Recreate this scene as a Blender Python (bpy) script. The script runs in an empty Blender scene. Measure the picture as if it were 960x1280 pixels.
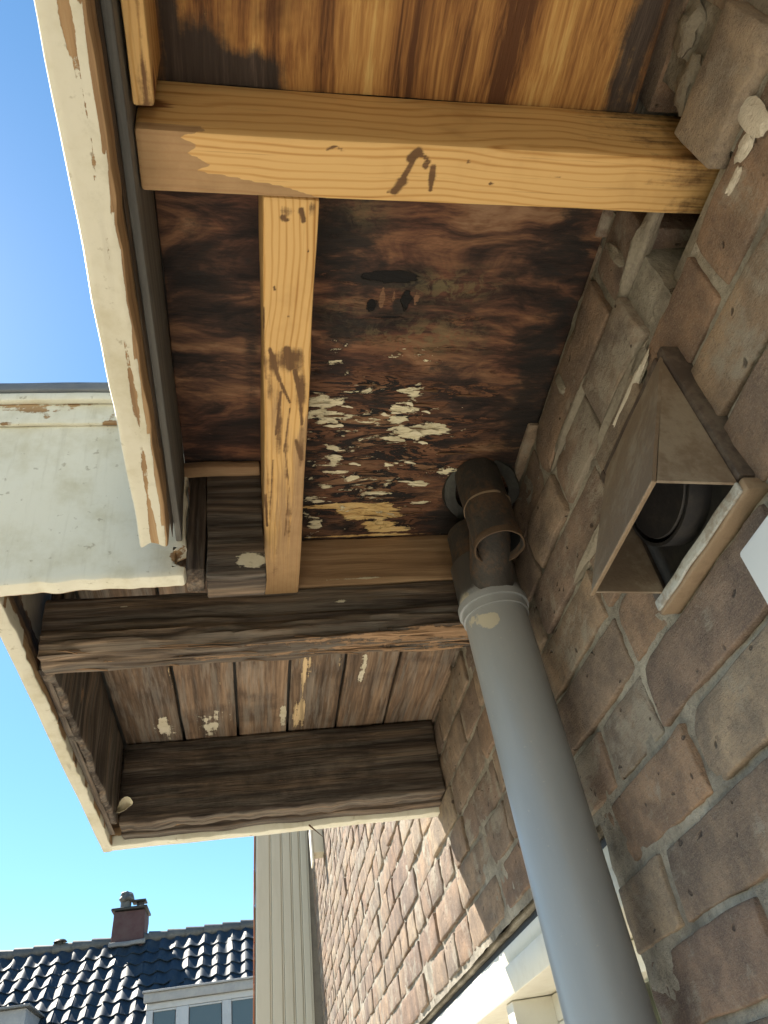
import bpy, bmesh, math, random
import numpy as np
from mathutils import Vector, Matrix, noise

S = 0.33            # eave and wall are laid out in units of the camera-to-wall distance (0.33 m)
CZ = 2.0            # camera height above the ground, metres
rnd = random.Random(7)
scene = bpy.context.scene
COL = scene.collection

# ------------------------------------------------------------------ camera
RX = Vector((0.98331, -0.03177, 0.17916)); RY = Vector((-0.11448, 0.66199, 0.74070)); RZ = Vector((-0.14213, -0.74884, 0.64731))
cam = bpy.data.cameras.new('camera'); cam.sensor_fit = 'HORIZONTAL'; cam.sensor_width = 36.0
cam.lens = 36.0 * 951 / 960; cam.clip_start = 0.01; cam.clip_end = 2000
co = bpy.data.objects.new('camera', cam); COL.objects.link(co)
right = Vector((RX.x, RY.x, RZ.x)).normalized(); fwd = Vector((RX.z, RY.z, RZ.z)).normalized()
upv = right.cross(fwd).normalized(); right = fwd.cross(upv)
m = Matrix((right, upv, -fwd)).transposed().to_4x4(); m.translation = (0, 0, CZ)
co.matrix_world = m
scene.camera = co

# ------------------------------------------------------------------ sky, sun, exposure
SUN = Vector((-0.56, 0.69, 1.0)).normalized()
elev = math.asin(SUN.z); azim = math.atan2(SUN.x, SUN.y)
world = bpy.data.worlds.new('World'); scene.world = world; world.use_nodes = True
wt = world.node_tree; wt.nodes.clear()
sky = wt.nodes.new('ShaderNodeTexSky'); sky.sky_type = 'NISHITA'; sky.sun_disc = False
sky.sun_elevation = elev; sky.sun_rotation = azim
sky.air_density = 1.0; sky.dust_density = 0.1; sky.ozone_density = 3.0; sky.altitude = 0
bg = wt.nodes.new('ShaderNodeBackground'); bg.inputs['Strength'].default_value = 0.056
wo = wt.nodes.new('ShaderNodeOutputWorld')
hs = wt.nodes.new('ShaderNodeHueSaturation'); hs.inputs['Saturation'].default_value = 1.15; hs.inputs['Hue'].default_value = 0.489
wt.links.new(sky.outputs[0], hs.inputs['Color']); wt.links.new(hs.outputs[0], bg.inputs[0]); wt.links.new(bg.outputs[0], wo.inputs[0])
sl = bpy.data.lights.new('sun', 'SUN'); sl.energy = 4.2; sl.angle = math.radians(0.5); sl.color = (1.0, 0.925, 0.79)
so = bpy.data.objects.new('sun', sl); COL.objects.link(so)
so.rotation_euler = SUN.to_track_quat('Z', 'Y').to_euler(); so.location = (-3, 3, 8)
scene.view_settings.view_transform = 'Standard'; scene.view_settings.look = 'None'
scene.view_settings.exposure = 2.05; scene.view_settings.gamma = 1.0
scene.render.engine = 'CYCLES'
scene.cycles.max_bounces = 8; scene.cycles.diffuse_bounces = 5

# ------------------------------------------------------------------ node helper
class N:
    def __init__(s, name):
        s.m = bpy.data.materials.new(name); s.m.use_nodes = True
        s.t = s.m.node_tree; s.b = s.t.nodes['Principled BSDF']
    def new(s, k): return s.t.nodes.new(k)
    def ln(s, a, b): s.t.links.new(a, b)
    def put(s, sock, v):
        if hasattr(v, 'is_output'): s.ln(v, sock)
        elif isinstance(v, (tuple, list)) and sock.type == 'RGBA': sock.default_value = (*v[:3], 1)
        else: sock.default_value = v
    def obj(s): return s.new('ShaderNodeTexCoord').outputs['Object']
    def vadd(s, a, b):
        n = s.new('ShaderNodeVectorMath'); n.operation = 'ADD'; s.put(n.inputs[0], a); s.put(n.inputs[1], b); return n.outputs[0]
    def vmul(s, a, b):
        n = s.new('ShaderNodeVectorMath'); n.operation = 'MULTIPLY'; s.put(n.inputs[0], a); s.put(n.inputs[1], b); return n.outputs[0]
    def vscale(s, a, k):
        n = s.new('ShaderNodeVectorMath'); n.operation = 'SCALE'; s.put(n.inputs[0], a); s.put(n.inputs['Scale'], k); return n.outputs[0]
    def noise(s, vec, scale, detail=4, rough=0.6, dist=0.0, out='Fac'):
        n = s.new('ShaderNodeTexNoise'); s.put(n.inputs['Vector'], vec); n.inputs['Scale'].default_value = scale
        n.inputs['Detail'].default_value = detail; n.inputs['Roughness'].default_value = rough; n.inputs['Distortion'].default_value = dist
        return n.outputs[out]
    def voro(s, vec, scale, feature='F1'):
        n = s.new('ShaderNodeTexVoronoi'); n.feature = feature; s.put(n.inputs['Vector'], vec); n.inputs['Scale'].default_value = scale
        return n.outputs['Distance']
    def wave(s, vec, scale, dist=4, detail=3, dscale=1.0, direction='X'):
        n = s.new('ShaderNodeTexWave'); s.put(n.inputs['Vector'], vec); n.bands_direction = direction
        n.inputs['Scale'].default_value = scale; n.inputs['Distortion'].default_value = dist
        n.inputs['Detail'].default_value = detail; n.inputs['Detail Scale'].default_value = dscale
        return n.outputs['Fac']
    def math(s, op, a, b=0.0, c=None, clamp=False):
        n = s.new('ShaderNodeMath'); n.operation = op; n.use_clamp = clamp
        s.put(n.inputs[0], a); s.put(n.inputs[1], b)
        if c is not None: s.put(n.inputs[2], c)
        return n.outputs[0]
    def step(s, v, lo, hi):
        n = s.new('ShaderNodeMapRange'); n.interpolation_type = 'SMOOTHSTEP'
        s.put(n.inputs[0], v); n.inputs[1].default_value = lo; n.inputs[2].default_value = hi
        n.inputs[3].default_value = 0; n.inputs[4].default_value = 1
        return n.outputs[0]
    def ramp(s, f, stops, interp='LINEAR'):
        n = s.new('ShaderNodeValToRGB'); s.put(n.inputs[0], f); r = n.color_ramp; r.interpolation = interp
        while len(r.elements) < len(stops): r.elements.new(0.5)
        for e, (p, c) in zip(r.elements, stops): e.position = p; e.color = (*c, 1)
        return n.outputs[0]
    def mix(s, f, a, b, mode='MIX'):
        n = s.new('ShaderNodeMix'); n.data_type = 'RGBA'; n.blend_type = mode
        s.put(n.inputs[0], f); s.put(n.inputs[6], a); s.put(n.inputs[7], b); return n.outputs[2]
    def attr(s, name):
        n = s.new('ShaderNodeAttribute'); n.attribute_name = name; return n.outputs['Fac']
    def orand(s): return s.new('ShaderNodeObjectInfo').outputs['Random']
    def isl(s): return s.new('ShaderNodeNewGeometry').outputs['Random Per Island']
    def bump(s, h, strength=0.5, dist=0.003):
        n = s.new('ShaderNodeBump'); s.put(n.inputs['Height'], h); n.inputs['Strength'].default_value = strength
        n.inputs['Distance'].default_value = dist; s.ln(n.outputs[0], s.b.inputs['Normal'])
    def done(s, col, rough=0.7, spec=0.35, metal=0.0):
        s.put(s.b.inputs['Base Color'], col); s.put(s.b.inputs['Roughness'], rough)
        s.b.inputs['Specular IOR Level'].default_value = spec; s.b.inputs['Metallic'].default_value = metal
        return s.m

# ------------------------------------------------------------------ materials
def wood(name, axis, stops, fine=260.0, broad=26.0, stretch=0.06, bumpk=0.5, dist=0.6, dark=(0.022, 0.018, 0.016), cream=(0.62, 0.47, 0.25),
         paint=(0.66, 0.62, 0.50), knots=False, grey=0.0, blotch=0.35, rough=0.75, marks=(0.22, 0.80, 0.75), darkk=(1.9, 4.2), contrast=1.0, jit=0.0, ringk=0.10):
    """Sawn timber or veneer with grain along axis; reads the mesh attributes dark, cream and paint."""
    n = N(name)
    v = n.obj(); off = n.vscale((13.7, 7.1, 3.3), n.orand())
    v = n.vadd(v, off)
    sc = [1.0, 1.0, 1.0]; sc[axis] = stretch
    g = n.vmul(v, tuple(sc))
    warp = n.noise(v, 7.0, 2, 0.5, 0, 'Color')
    gw = n.vadd(g, n.vscale(n.vadd(warp, (-0.5, -0.5, -0.5)), 0.012 * dist))
    broadn = n.noise(gw, broad, 4, 0.62)
    finen = n.noise(gw, fine, 4, 0.7)
    if knots:
        rn = n.new('ShaderNodeTexWave'); rn.wave_type = 'RINGS'; rn.rings_direction = 'XYZ'[axis]
        off2 = [0.0, 0.03, 0.05]; off2[axis] = 0
        n.put(rn.inputs['Vector'], n.vadd(n.vmul(n.vadd(v, n.vscale(n.vadd(warp, (-0.5, -0.5, -0.5)), 0.02)), tuple(0.05 if i == axis else 1.0 for i in range(3))), tuple(off2)))
        rn.inputs['Scale'].default_value = 62; rn.inputs['Distortion'].default_value = 2.0; rn.inputs['Detail'].default_value = 3; rn.inputs['Detail Scale'].default_value = 1.5
        rings = n.math('SUBTRACT', 1.0, n.math('POWER', rn.outputs['Fac'], 3.0))
    else:
        rings = n.wave(gw, 38.0 * broad / 26.0, 5, 2, 1.2, 'DIAGONAL')
    f = n.math('ADD', n.math('MULTIPLY', broadn, 0.62), n.math('MULTIPLY', finen, 0.30))
    f = n.math('ADD', f, n.math('MULTIPLY', rings, ringk))
    f = n.math('ADD', n.math('MULTIPLY', n.math('SUBTRACT', f, 0.51), 2.0 * contrast), 0.5, clamp=True)
    col = n.ramp(f, stops)
    bl = n.noise(v, 9.0, 5, 0.6)
    col = n.mix(n.math('MULTIPLY', n.step(bl, 0.50, 0.72), blotch), col, (stops[0][1][0] * 0.7, stops[0][1][1] * 0.7, stops[0][1][2] * 0.75))
    if jit:
        col = n.mix(1.0, col, n.ramp(n.orand(), [(0, (1 - jit,) * 3), (1, (1 + jit,) * 3)]), 'MULTIPLY')
    if grey:
        col = n.mix(n.math('MULTIPLY', n.step(n.noise(gw, broad * 1.7, 5, 0.7), 0.44, 0.62), grey), col, (0.30, 0.28, 0.25))
    col = n.mix(n.math('MULTIPLY', n.step(n.noise(n.vmul(v, tuple(0.02 if i == axis else 1.0 for i in range(3))), 420, 3, 0.6), 0.60, 0.72), 0.35), col, tuple(c * 0.45 for c in stops[1][1]))
    if knots:
        kd = n.voro(n.vmul(v, tuple([0.35 if i == axis else 1.0 for i in range(3)])), 7.5)
        col = n.mix(n.step(n.math('ADD', kd, n.math('MULTIPLY', n.math('SUBTRACT', finen, 0.5), 0.08)), 0.075, 0.055), col, (0.20, 0.085, 0.03))
    ag = n.math('MULTIPLY', n.step(n.math('ADD', n.attr('aged'), n.math('MULTIPLY', n.math('SUBTRACT', finen, 0.5), 0.5)), 0.40, 0.60), n.math('GREATER_THAN', n.attr('aged'), 0.03))
    col = n.mix(n.math('MULTIPLY', ag, 0.8), col, n.mix(n.noise(v, 40, 5, 0.7), (0.17, 0.10, 0.055), (0.42, 0.27, 0.15)))
    # placed marks
    e = n.math('MULTIPLY', n.math('SUBTRACT', n.noise(gw, 85.0, 6, 0.72), 0.5), 1.6)
    e2 = n.math('MULTIPLY', n.math('SUBTRACT', n.noise(v, 46.0, 6, 0.7), 0.5), 1.1)
    dk = n.step(n.math('ADD', n.attr('dark'), n.math('MULTIPLY', n.math('ADD', e, e2), marks[2])), marks[0], marks[1])
    dcol = n.ramp(n.math('ADD', n.math('MULTIPLY', finen, 0.5), n.math('MULTIPLY', broadn, 0.5)), [(0.35, dark), (0.55, tuple(c * darkk[0] for c in dark)), (0.75, tuple(c * darkk[1] for c in dark))])
    col = n.mix(n.math('MULTIPLY', dk, n.math('GREATER_THAN', n.attr('dark'), 0.02)), col, dcol)
    ga = n.math('MULTIPLY', n.attr('grime'), n.step(n.math('ADD', n.noise(v, 60.0, 6, 0.7), n.math('MULTIPLY', bl, 0.6)), 0.66, 0.95))
    col = n.mix(ga, col, (0.17, 0.145, 0.075))
    cr = n.step(n.math('ADD', n.attr('cream'), n.math('MULTIPLY', n.math('ADD', e, n.math('MULTIPLY', e2, 0.7)), 0.9)), 0.47, 0.53)
    crm = n.math('MULTIPLY', cr, n.math('GREATER_THAN', n.attr('cream'), 0.06))
    ccol = n.mix(n.step(n.noise(gw, 120.0, 4, 0.7), 0.42, 0.70), cream, tuple(c * 0.55 for c in cream))
    col = n.mix(crm, col, ccol)
    pe = n.math('ADD', n.attr('paint'), n.math('MULTIPLY', n.math('ADD', n.math('MULTIPLY', e, 0.7), e2), 0.8))
    pa = n.math('MULTIPLY', n.step(pe, 0.46, 0.51), n.math('GREATER_THAN', n.attr('paint'), 0.05))
    pcol = n.mix(n.step(n.noise(v, 17.0, 6, 0.65), 0.42, 0.75), paint, tuple(c * k for c, k in zip(paint, (0.80, 0.77, 0.68))))
    pcol = n.mix(n.math('MULTIPLY', n.step(n.noise(v, 90.0, 3, 0.6), 0.64, 0.72), 0.5), pcol, (0.24, 0.20, 0.13))
    st = n.step(n.noise(n.vmul(v, (1, 1, 0.07)), 95, 5, 0.7), 0.52, 0.72)
    pcol = n.mix(n.math('MULTIPLY', st, 0.22), pcol, (0.36, 0.33, 0.25))
    col = n.mix(pa, col, pcol)
    h = n.math('ADD', n.math('MULTIPLY', finen, 0.5), n.math('MULTIPLY', broadn, 0.8))
    h = n.mix(pa, h, n.math('ADD', 1.1, n.math('MULTIPLY', n.noise(v, 45, 3), 0.25)))
    h = n.math('ADD', h, n.math('MULTIPLY', crm, 0.35))
    n.bump(h, bumpk, 0.004)
    return n.done(col, rough, 0.25)

W = {}
pine = [(0.18, (0.34, 0.165, 0.048)), (0.45, (0.53, 0.305, 0.108)), (0.75, (0.63, 0.40, 0.165))]
for ax, k in ((0, 'x'), (1, 'y')):
    W['pine_' + k] = wood('pine_timber_' + k, ax, pine, fine=300, broad=30, stretch=0.035, bumpk=0.22, knots=True, blotch=0.35, contrast=0.9, ringk=0.24, marks=(0.30, 0.72, 0.9), darkk=(1.4, 2.4),
                          dark=(0.105, 0.056, 0.026))
W['ply_near'] = wood('streaked_plywood', 1, [(0.04, (0.10, 0.042, 0.018)), (0.26, (0.27, 0.125, 0.042)), (0.50, (0.45, 0.24, 0.078)), (0.80, (0.62, 0.42, 0.155))],
                     fine=300, broad=38, stretch=0.045, bumpk=0.5, dist=0.9, contrast=1.6, blotch=0.85, dark=(0.03, 0.022, 0.018), cream=(0.60, 0.42, 0.16), ringk=0.0)
def m_rotten_ply():
    """Delaminating veneer: torn layers at several depths, mould, cream paint remnants and raw yellow wood."""
    n = N('rotten_plywood'); v = n.obj()
    warp = n.vadd(n.noise(v, 6.0, 3, 0.6, 0, 'Color'), (-0.5, -0.5, -0.5))
    g = n.vmul(n.vadd(v, n.vscale(warp, 0.03)), (0.16, 1, 1))
    g2 = n.vmul(n.vadd(v, n.vscale(warp, 0.05)), (0.34, 1, 1))
    fine = n.noise(g, 300, 5, 0.75); mid = n.noise(g, 60, 6, 0.68, 0.4); broad = n.noise(g2, 15, 5, 0.62, 1.6)
    f = n.math('ADD', n.math('MULTIPLY', broad, 0.80), n.math('ADD', n.math('MULTIPLY', mid, 0.30), n.math('MULTIPLY', fine, 0.14)))
    col = n.ramp(f, [(0.50, (0.012, 0.009, 0.009)), (0.58, (0.034, 0.020, 0.016)), (0.64, (0.090, 0.046, 0.030)), (0.70, (0.17, 0.090, 0.05)), (0.79, (0.27, 0.165, 0.10))])
    red = n.noise(v, 5.0, 3, 0.5)
    col = n.mix(n.math('MULTIPLY', n.step(red, 0.45, 0.65), 0.35), col, n.mix(1.0, col, (1.25, 0.80, 0.72), 'MULTIPLY'))
    # torn layers
    lay = n.math('ADD', n.noise(n.vmul(v, (0.22, 1, 1)), 48, 8, 0.70, 0.7), n.math('MULTIPLY', n.math('SUBTRACT', n.attr('rot'), 0.5), 0.26))
    l1 = n.step(lay, 0.555, 0.565); l2 = n.step(lay, 0.625, 0.634); l3 = n.step(lay, 0.69, 0.70)
    c1 = n.ramp(n.math('ADD', n.math('MULTIPLY', mid, 0.6), n.math('MULTIPLY', fine, 0.4)), [(0.36, (0.045, 0.022, 0.015)), (0.52, (0.135, 0.062, 0.034)), (0.68, (0.22, 0.115, 0.065))])
    c2 = n.ramp(n.math('ADD', n.math('MULTIPLY', mid, 0.5), n.math('MULTIPLY', fine, 0.5)), [(0.36, (0.09, 0.048, 0.028)), (0.52, (0.20, 0.11, 0.06)), (0.68, (0.33, 0.205, 0.12))])
    col = n.mix(l1, col, c1); col = n.mix(l2, col, (0.014, 0.011, 0.011)); col = n.mix(l3, col, c2)
    e = n.math('SUBTRACT', n.noise(n.vmul(v, (0.30, 1, 1)), 150, 6, 0.7, 0.5), 0.5)
    e2 = n.math('SUBTRACT', n.noise(n.vmul(v, (0.5, 1, 1)), 50, 5, 0.65, 0.8), 0.5)
    es = n.math('ADD', n.math('MULTIPLY', e, 1.3), n.math('MULTIPLY', e2, 1.5))
    dk = n.step(n.math('ADD', n.attr('dark'), n.math('MULTIPLY', es, 0.8)), 0.25, 0.75)
    col = n.mix(n.math('MULTIPLY', dk, n.math('MULTIPLY', n.step(n.attr('dark'), 0.03, 0.3), 0.92)), col, n.mix(mid, (0.006, 0.0055, 0.006), (0.028, 0.024, 0.023)))
    ho = n.math('MULTIPLY', n.step(n.math('ADD', n.attr('hole'), n.math('MULTIPLY', es, 0.45)), 0.44, 0.50), n.math('GREATER_THAN', n.attr('hole'), 0.08))
    sp = n.math('MULTIPLY', n.step(n.math('ADD', n.attr('splint'), n.math('MULTIPLY', es, 0.5)), 0.44, 0.52), n.math('GREATER_THAN', n.attr('splint'), 0.08))
    gm = n.math('MULTIPLY', n.attr('grime'), n.step(n.math('ADD', n.noise(v, 85, 7, 0.75, 1.0), n.math('MULTIPLY', broad, 0.3)), 0.58, 0.74))
    col = n.mix(n.math('MULTIPLY', gm, 0.85), col, n.mix(fine, (0.10, 0.082, 0.04), (0.19, 0.155, 0.085)))
    cr = n.math('MULTIPLY', n.step(n.math('ADD', n.attr('cream'), n.math('MULTIPLY', es, 0.75)), 0.46, 0.50), n.math('GREATER_THAN', n.attr('cream'), 0.12))
    col = n.mix(cr, col, n.ramp(n.math('ADD', n.math('MULTIPLY', mid, 0.5), n.math('MULTIPLY', fine, 0.5)), [(0.38, (0.36, 0.19, 0.075)), (0.48, (0.62, 0.42, 0.17)), (0.62, (0.74, 0.57, 0.30))]))
    pa = n.math('MULTIPLY', n.step(n.math('ADD', n.attr('paint'), n.math('MULTIPLY', es, 1.25)), 0.46, 0.50), n.math('GREATER_THAN', n.attr('paint'), 0.10))
    col = n.mix(pa, col, n.ramp(fine, [(0.33, (0.34, 0.28, 0.16)), (0.48, (0.66, 0.60, 0.42)), (0.60, (0.70, 0.65, 0.47)), (0.7, (0.58, 0.42, 0.20))]))
    col = n.mix(sp, col, n.mix(mid, (0.10, 0.05, 0.03), (0.26, 0.15, 0.085)))
    col = n.mix(ho, col, (0.006, 0.0055, 0.006))
    h = n.math('ADD', n.math('MULTIPLY', fine, 0.35), n.math('MULTIPLY', mid, 0.6))
    h = n.math('ADD', h, n.math('MULTIPLY', ho, -1.2))
    h = n.math('ADD', h, n.math('ADD', n.math('MULTIPLY', l1, -0.5), n.math('ADD', n.math('MULTIPLY', l2, -0.6), n.math('MULTIPLY', l3, 0.4))))
    h = n.math('ADD', h, n.math('ADD', n.math('MULTIPLY', pa, 0.6), n.math('MULTIPLY', cr, -0.4)))
    n.bump(h, 0.9, 0.004)
    return n.done(col, 0.72, 0.25)
W['ply_mid'] = m_rotten_ply()
W['tan_x'] = wood('tan_board', 0, [(0.1, (0.12, 0.07, 0.04)), (0.45, (0.26, 0.16, 0.09)), (0.85, (0.40, 0.27, 0.16))], stretch=0.05, bumpk=0.5, blotch=0.5)
for ax, k in ((0, 'x'), (1, 'y'), (2, 'z')):
    W['rot_' + k] = wood('rotten_timber_' + k, ax, [(0.12, (0.024, 0.018, 0.015)), (0.42, (0.075, 0.056, 0.045)), (0.66, (0.155, 0.112, 0.080)), (0.90, (0.33, 0.235, 0.165))],
                         fine=230, broad=44, stretch=0.045, bumpk=1.0, dist=0.7, ringk=0.05, contrast=1.3, blotch=0.55, grey=0.25, cream=(0.33, 0.205, 0.12))
W['grey_y'] = wood('grey_ledger', 1, [(0.1, (0.085, 0.085, 0.085)), (0.5, (0.15, 0.148, 0.14)), (0.9, (0.23, 0.21, 0.19))], stretch=0.04, bumpk=0.4, blotch=0.4, grey=0.2)
W['plank_y'] = wood('weathered_soffit_plank', 1, [(0.12, (0.050, 0.033, 0.024)), (0.45, (0.135, 0.088, 0.058)), (0.85, (0.28, 0.19, 0.125))],
                    fine=240, broad=48, stretch=0.055, bumpk=0.7, dist=0.5, ringk=0.04, contrast=1.25, blotch=0.75, grey=0.35, cream=(0.62, 0.46, 0.27), paint=(0.60, 0.55, 0.44), jit=0.30)
for ax, k, pt in ((0, 'x', (0.69, 0.675, 0.585)), (1, 'y', (0.60, 0.575, 0.485))):  # x paint is paler: glare on the cross fascia put into its colour
    W['paint_' + k] = wood('peeling_white_paint_' + k, ax, [(0.1, (0.16, 0.09, 0.05)), (0.5, (0.33, 0.21, 0.11)), (0.9, (0.45, 0.32, 0.19))], stretch=0.03,
                           bumpk=0.45, paint=pt, blotch=0.4, dark=(0.03, 0.025, 0.022))

def m_brick():
    n = N('weathered_brick')
    r = n.math('FRACT', n.math('ADD', n.math('MULTIPLY', n.orand(), 7.31), n.math('MULTIPLY', n.isl(), 3.17)))
    v = n.vadd(n.obj(), n.vscale((31.0, 17.0, 9.0), r))
    base = n.ramp(r, [(0.0, (0.225, 0.148, 0.105)), (0.16, (0.18, 0.130, 0.108)), (0.3, (0.285, 0.212, 0.150)), (0.45, (0.150, 0.115, 0.100)),
                      (0.58, (0.25, 0.170, 0.120)), (0.72, (0.295, 0.240, 0.180)), (0.86, (0.205, 0.165, 0.135)), (1.0, (0.25, 0.165, 0.115))])
    b = n.noise(v, 22, 5, 0.65)
    col = n.mix(n.step(b, 0.35, 0.7), n.mix(1.0, base, (0.62, 0.60, 0.62), 'MULTIPLY'), n.mix(1.0, base, (1.30, 1.22, 1.12), 'MULTIPLY'))
    f = n.noise(v, 160, 5, 0.75)
    col = n.mix(n.math('MULTIPLY', n.step(f, 0.52, 0.68), 0.5), col, (0.09, 0.06, 0.055))
    lime = n.math('ADD', n.noise(v, 13, 6, 0.68, 0.6), n.math('MULTIPLY', n.noise(n.vmul(v, (1, 0.5, 1.6)), 70, 4, 0.7), 0.35))
    lm = n.step(n.math('ADD', lime, n.math('MULTIPLY', n.math('SUBTRACT', n.math('FRACT', n.math('MULTIPLY', r, 5.7)), 0.5), 0.16)), 0.70, 0.86)
    col = n.mix(n.math('MULTIPLY', lm, 0.75), col, n.mix(f, (0.22, 0.20, 0.17), (0.40, 0.36, 0.29)))
    col = n.mix(0.16, col, (0.20, 0.175, 0.15))
    pits = n.step(n.voro(n.vadd(v, n.vscale(n.noise(v, 40, 2, 0.5, 0, 'Color'), 0.03)), 42), 0.14, 0.07)
    col = n.mix(n.math('MULTIPLY', pits, 0.75), col, (0.035, 0.026, 0.024))
    h = n.math('ADD', n.math('ADD', n.math('MULTIPLY', b, 1.0), n.math('MULTIPLY', f, 0.55)), n.math('MULTIPLY', pits, -0.8))
    h = n.math('ADD', h, n.math('ADD', n.math('MULTIPLY', n.noise(n.vmul(v, (1, 1, 4)), 45, 4, 0.7), 0.5), n.math('MULTIPLY', n.noise(v, 520, 3, 0.8), 0.45)))
    col = n.mix(n.math('MULTIPLY', n.step(n.noise(v, 620, 2, 0.7), 0.48, 0.66), 0.30), col, (0.33, 0.28, 0.22))
    n.bump(h, 0.75, 0.004)
    return n.done(col, 0.9, 0.2)
def m_mortar():
    n = N('lime_mortar'); v = n.obj()
    a = n.noise(v, 14, 6, 0.7); f = n.noise(v, 190, 4, 0.75)
    col = n.ramp(a, [(0.30, (0.12, 0.105, 0.088)), (0.48, (0.255, 0.23, 0.19)), (0.7, (0.42, 0.385, 0.32))])
    col = n.mix(n.math('MULTIPLY', n.step(f, 0.5, 0.66), 0.45), col, (0.14, 0.12, 0.10))
    n.bump(n.math('ADD', n.math('MULTIPLY', a, 0.8), n.math('MULTIPLY', f, 0.7)), 0.9, 0.004)
    return n.done(col, 0.95, 0.15)
def m_simple(name, c, rough=0.5, spec=0.4, metal=0.0, var=0.15, nscale=20.0, bumpk=0.1, dirt=0.0, dirtc=(0.1, 0.08, 0.06), stretch=(1, 1, 1)):
    n = N(name); v = n.vadd(n.obj(), n.vscale((5.0, 3.0, 9.0), n.orand())); v = n.vmul(v, stretch)
    a = n.noise(v, nscale, 5, 0.65)
    col = n.mix(a, tuple(x * (1 - var) for x in c), tuple(min(1, x * (1 + var)) for x in c))
    if dirt:
        d = n.step(n.math('ADD', n.noise(v, nscale * 0.5, 6, 0.7), n.math('MULTIPLY', n.noise(v, nscale * 4, 3, 0.6), 0.35)), 0.60, 0.85)
        col = n.mix(n.math('MULTIPLY', d, dirt), col, dirtc)
    n.bump(n.noise(v, nscale * 6, 4, 0.65), bumpk, 0.002)
    return n.done(col, n.math('ADD', rough - 0.08, n.math('MULTIPLY', a, 0.16)), spec, metal)
M = {}
M['brick'] = m_brick(); M['mortar'] = m_mortar()
def m_pipe():
    n = N('grey_plastic_pipe'); v = n.obj()
    a = n.noise(n.vmul(v, (1, 1, 0.25)), 30, 5, 0.7)
    col = n.mix(a, (0.235, 0.25, 0.265), (0.30, 0.318, 0.335))
    col = n.mix(n.math('MULTIPLY', n.step(n.noise(v, 220, 2, 0.5), 0.70, 0.76), 0.4), col, (0.40, 0.39, 0.36))
    e = n.math('MULTIPLY', n.math('SUBTRACT', n.noise(v, 75, 5, 0.7), 0.5), 0.9)
    pm = n.math('MULTIPLY', n.step(n.math('ADD', n.attr('paint'), e), 0.42, 0.5), n.math('GREATER_THAN', n.attr('paint'), 0.05))
    col = n.mix(pm, col, (0.46, 0.43, 0.35))
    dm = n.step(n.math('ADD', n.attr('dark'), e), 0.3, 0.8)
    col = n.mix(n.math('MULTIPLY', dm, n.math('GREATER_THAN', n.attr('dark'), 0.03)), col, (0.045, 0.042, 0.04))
    n.bump(n.math('ADD', n.math('MULTIPLY', n.noise(v, 90, 4, 0.6), 0.4), pm), 0.14, 0.002)
    return n.done(col, n.math('ADD', 0.26, n.math('MULTIPLY', a, 0.18)), 0.6)
M['pipe'] = m_pipe()
M['void'] = m_simple('shade_black', (0.010, 0.010, 0.011), 0.9, 0.1, 0.0, 0.3, 20, 0.3)  # black standing in for the shade inside the pipe stub
M['oldpipe'] = m_simple('rusty_pipe_stub', (0.042, 0.038, 0.035), 0.6, 0.35, 0.0, 0.5, 40, 0.5, 0.6, (0.12, 0.065, 0.034))
M['olddark'] = m_simple('black_collar', (0.022, 0.022, 0.021), 0.6, 0.4, 0.0, 0.4, 30, 0.4, 0.3, (0.07, 0.075, 0.055))
M['rust_rim'] = m_simple('rust_rim', (0.085, 0.055, 0.035), 0.7, 0.3, 0.0, 0.4, 80, 0.4)
M['vent'] = m_simple('brown_vent_plastic', (0.175, 0.132, 0.096), 0.55, 0.35, 0.0, 0.25, 26, 0.3, 0.65, (0.27, 0.235, 0.185))
M['vent_frame'] = m_simple('dark_vent_frame', (0.060, 0.046, 0.040), 0.5, 0.4, 0.0, 0.3, 30, 0.3, 0.5, (0.17, 0.14, 0.11))
M['vent_lip'] = m_simple('vent_weathered_lip', (0.25, 0.185, 0.125), 0.55, 0.35, 0.0, 0.3, 30, 0.3, 0.4, (0.11, 0.07, 0.045))
M['vent_white'] = m_simple('vent_sealant', (0.42, 0.44, 0.44), 0.55, 0.4, 0.0, 0.2, 40, 0.5, 0.75, (0.20, 0.16, 0.12))
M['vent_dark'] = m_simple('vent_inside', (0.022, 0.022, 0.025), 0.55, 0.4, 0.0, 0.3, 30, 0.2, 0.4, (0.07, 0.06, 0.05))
M['sign'] = m_simple('white_plate', (0.74, 0.76, 0.77), 0.35, 0.5, 0.0, 0.04, 8, 0.05)
M['white'] = m_simple('white_window_paint', (0.74, 0.71, 0.62), 0.45, 0.4, 0.0, 0.06, 12, 0.12, 0.25, (0.52, 0.46, 0.36))
M['zinc'] = m_simple('zinc_edge', (0.13, 0.145, 0.165), 0.5, 0.5, 0.0, 0.25, 25, 0.2, 0.3, (0.25, 0.25, 0.24), (0.4, 0.4, 1))
M['clad'] = m_simple('cream_cladding', (0.60, 0.56, 0.45), 0.5, 0.35, 0.0, 0.06, 9, 0.12, 0.22, (0.40, 0.36, 0.27), (1, 1, 0.15))
M['terra'] = m_simple('terracotta', (0.36, 0.135, 0.065), 0.8, 0.2, 0.0, 0.3, 18, 0.4, 0.4, (0.30, 0.22, 0.16))
M['tile'] = m_simple('black_glazed_tile', (0.022, 0.038, 0.058), 0.60, 0.16, 0.0, 0.35, 5, 0.2, 0.35, (0.06, 0.065, 0.06))
M['ridge'] = m_simple('ridge_tile', (0.085, 0.085, 0.082), 0.5, 0.4, 0.0, 0.3, 4, 0.3, 0.5, (0.17, 0.16, 0.13))
M['chimney'] = m_simple('chimney_brick', (0.095, 0.055, 0.055), 0.9, 0.2, 0.0, 0.35, 6, 0.4, 0.5, (0.09, 0.07, 0.065))
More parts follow.
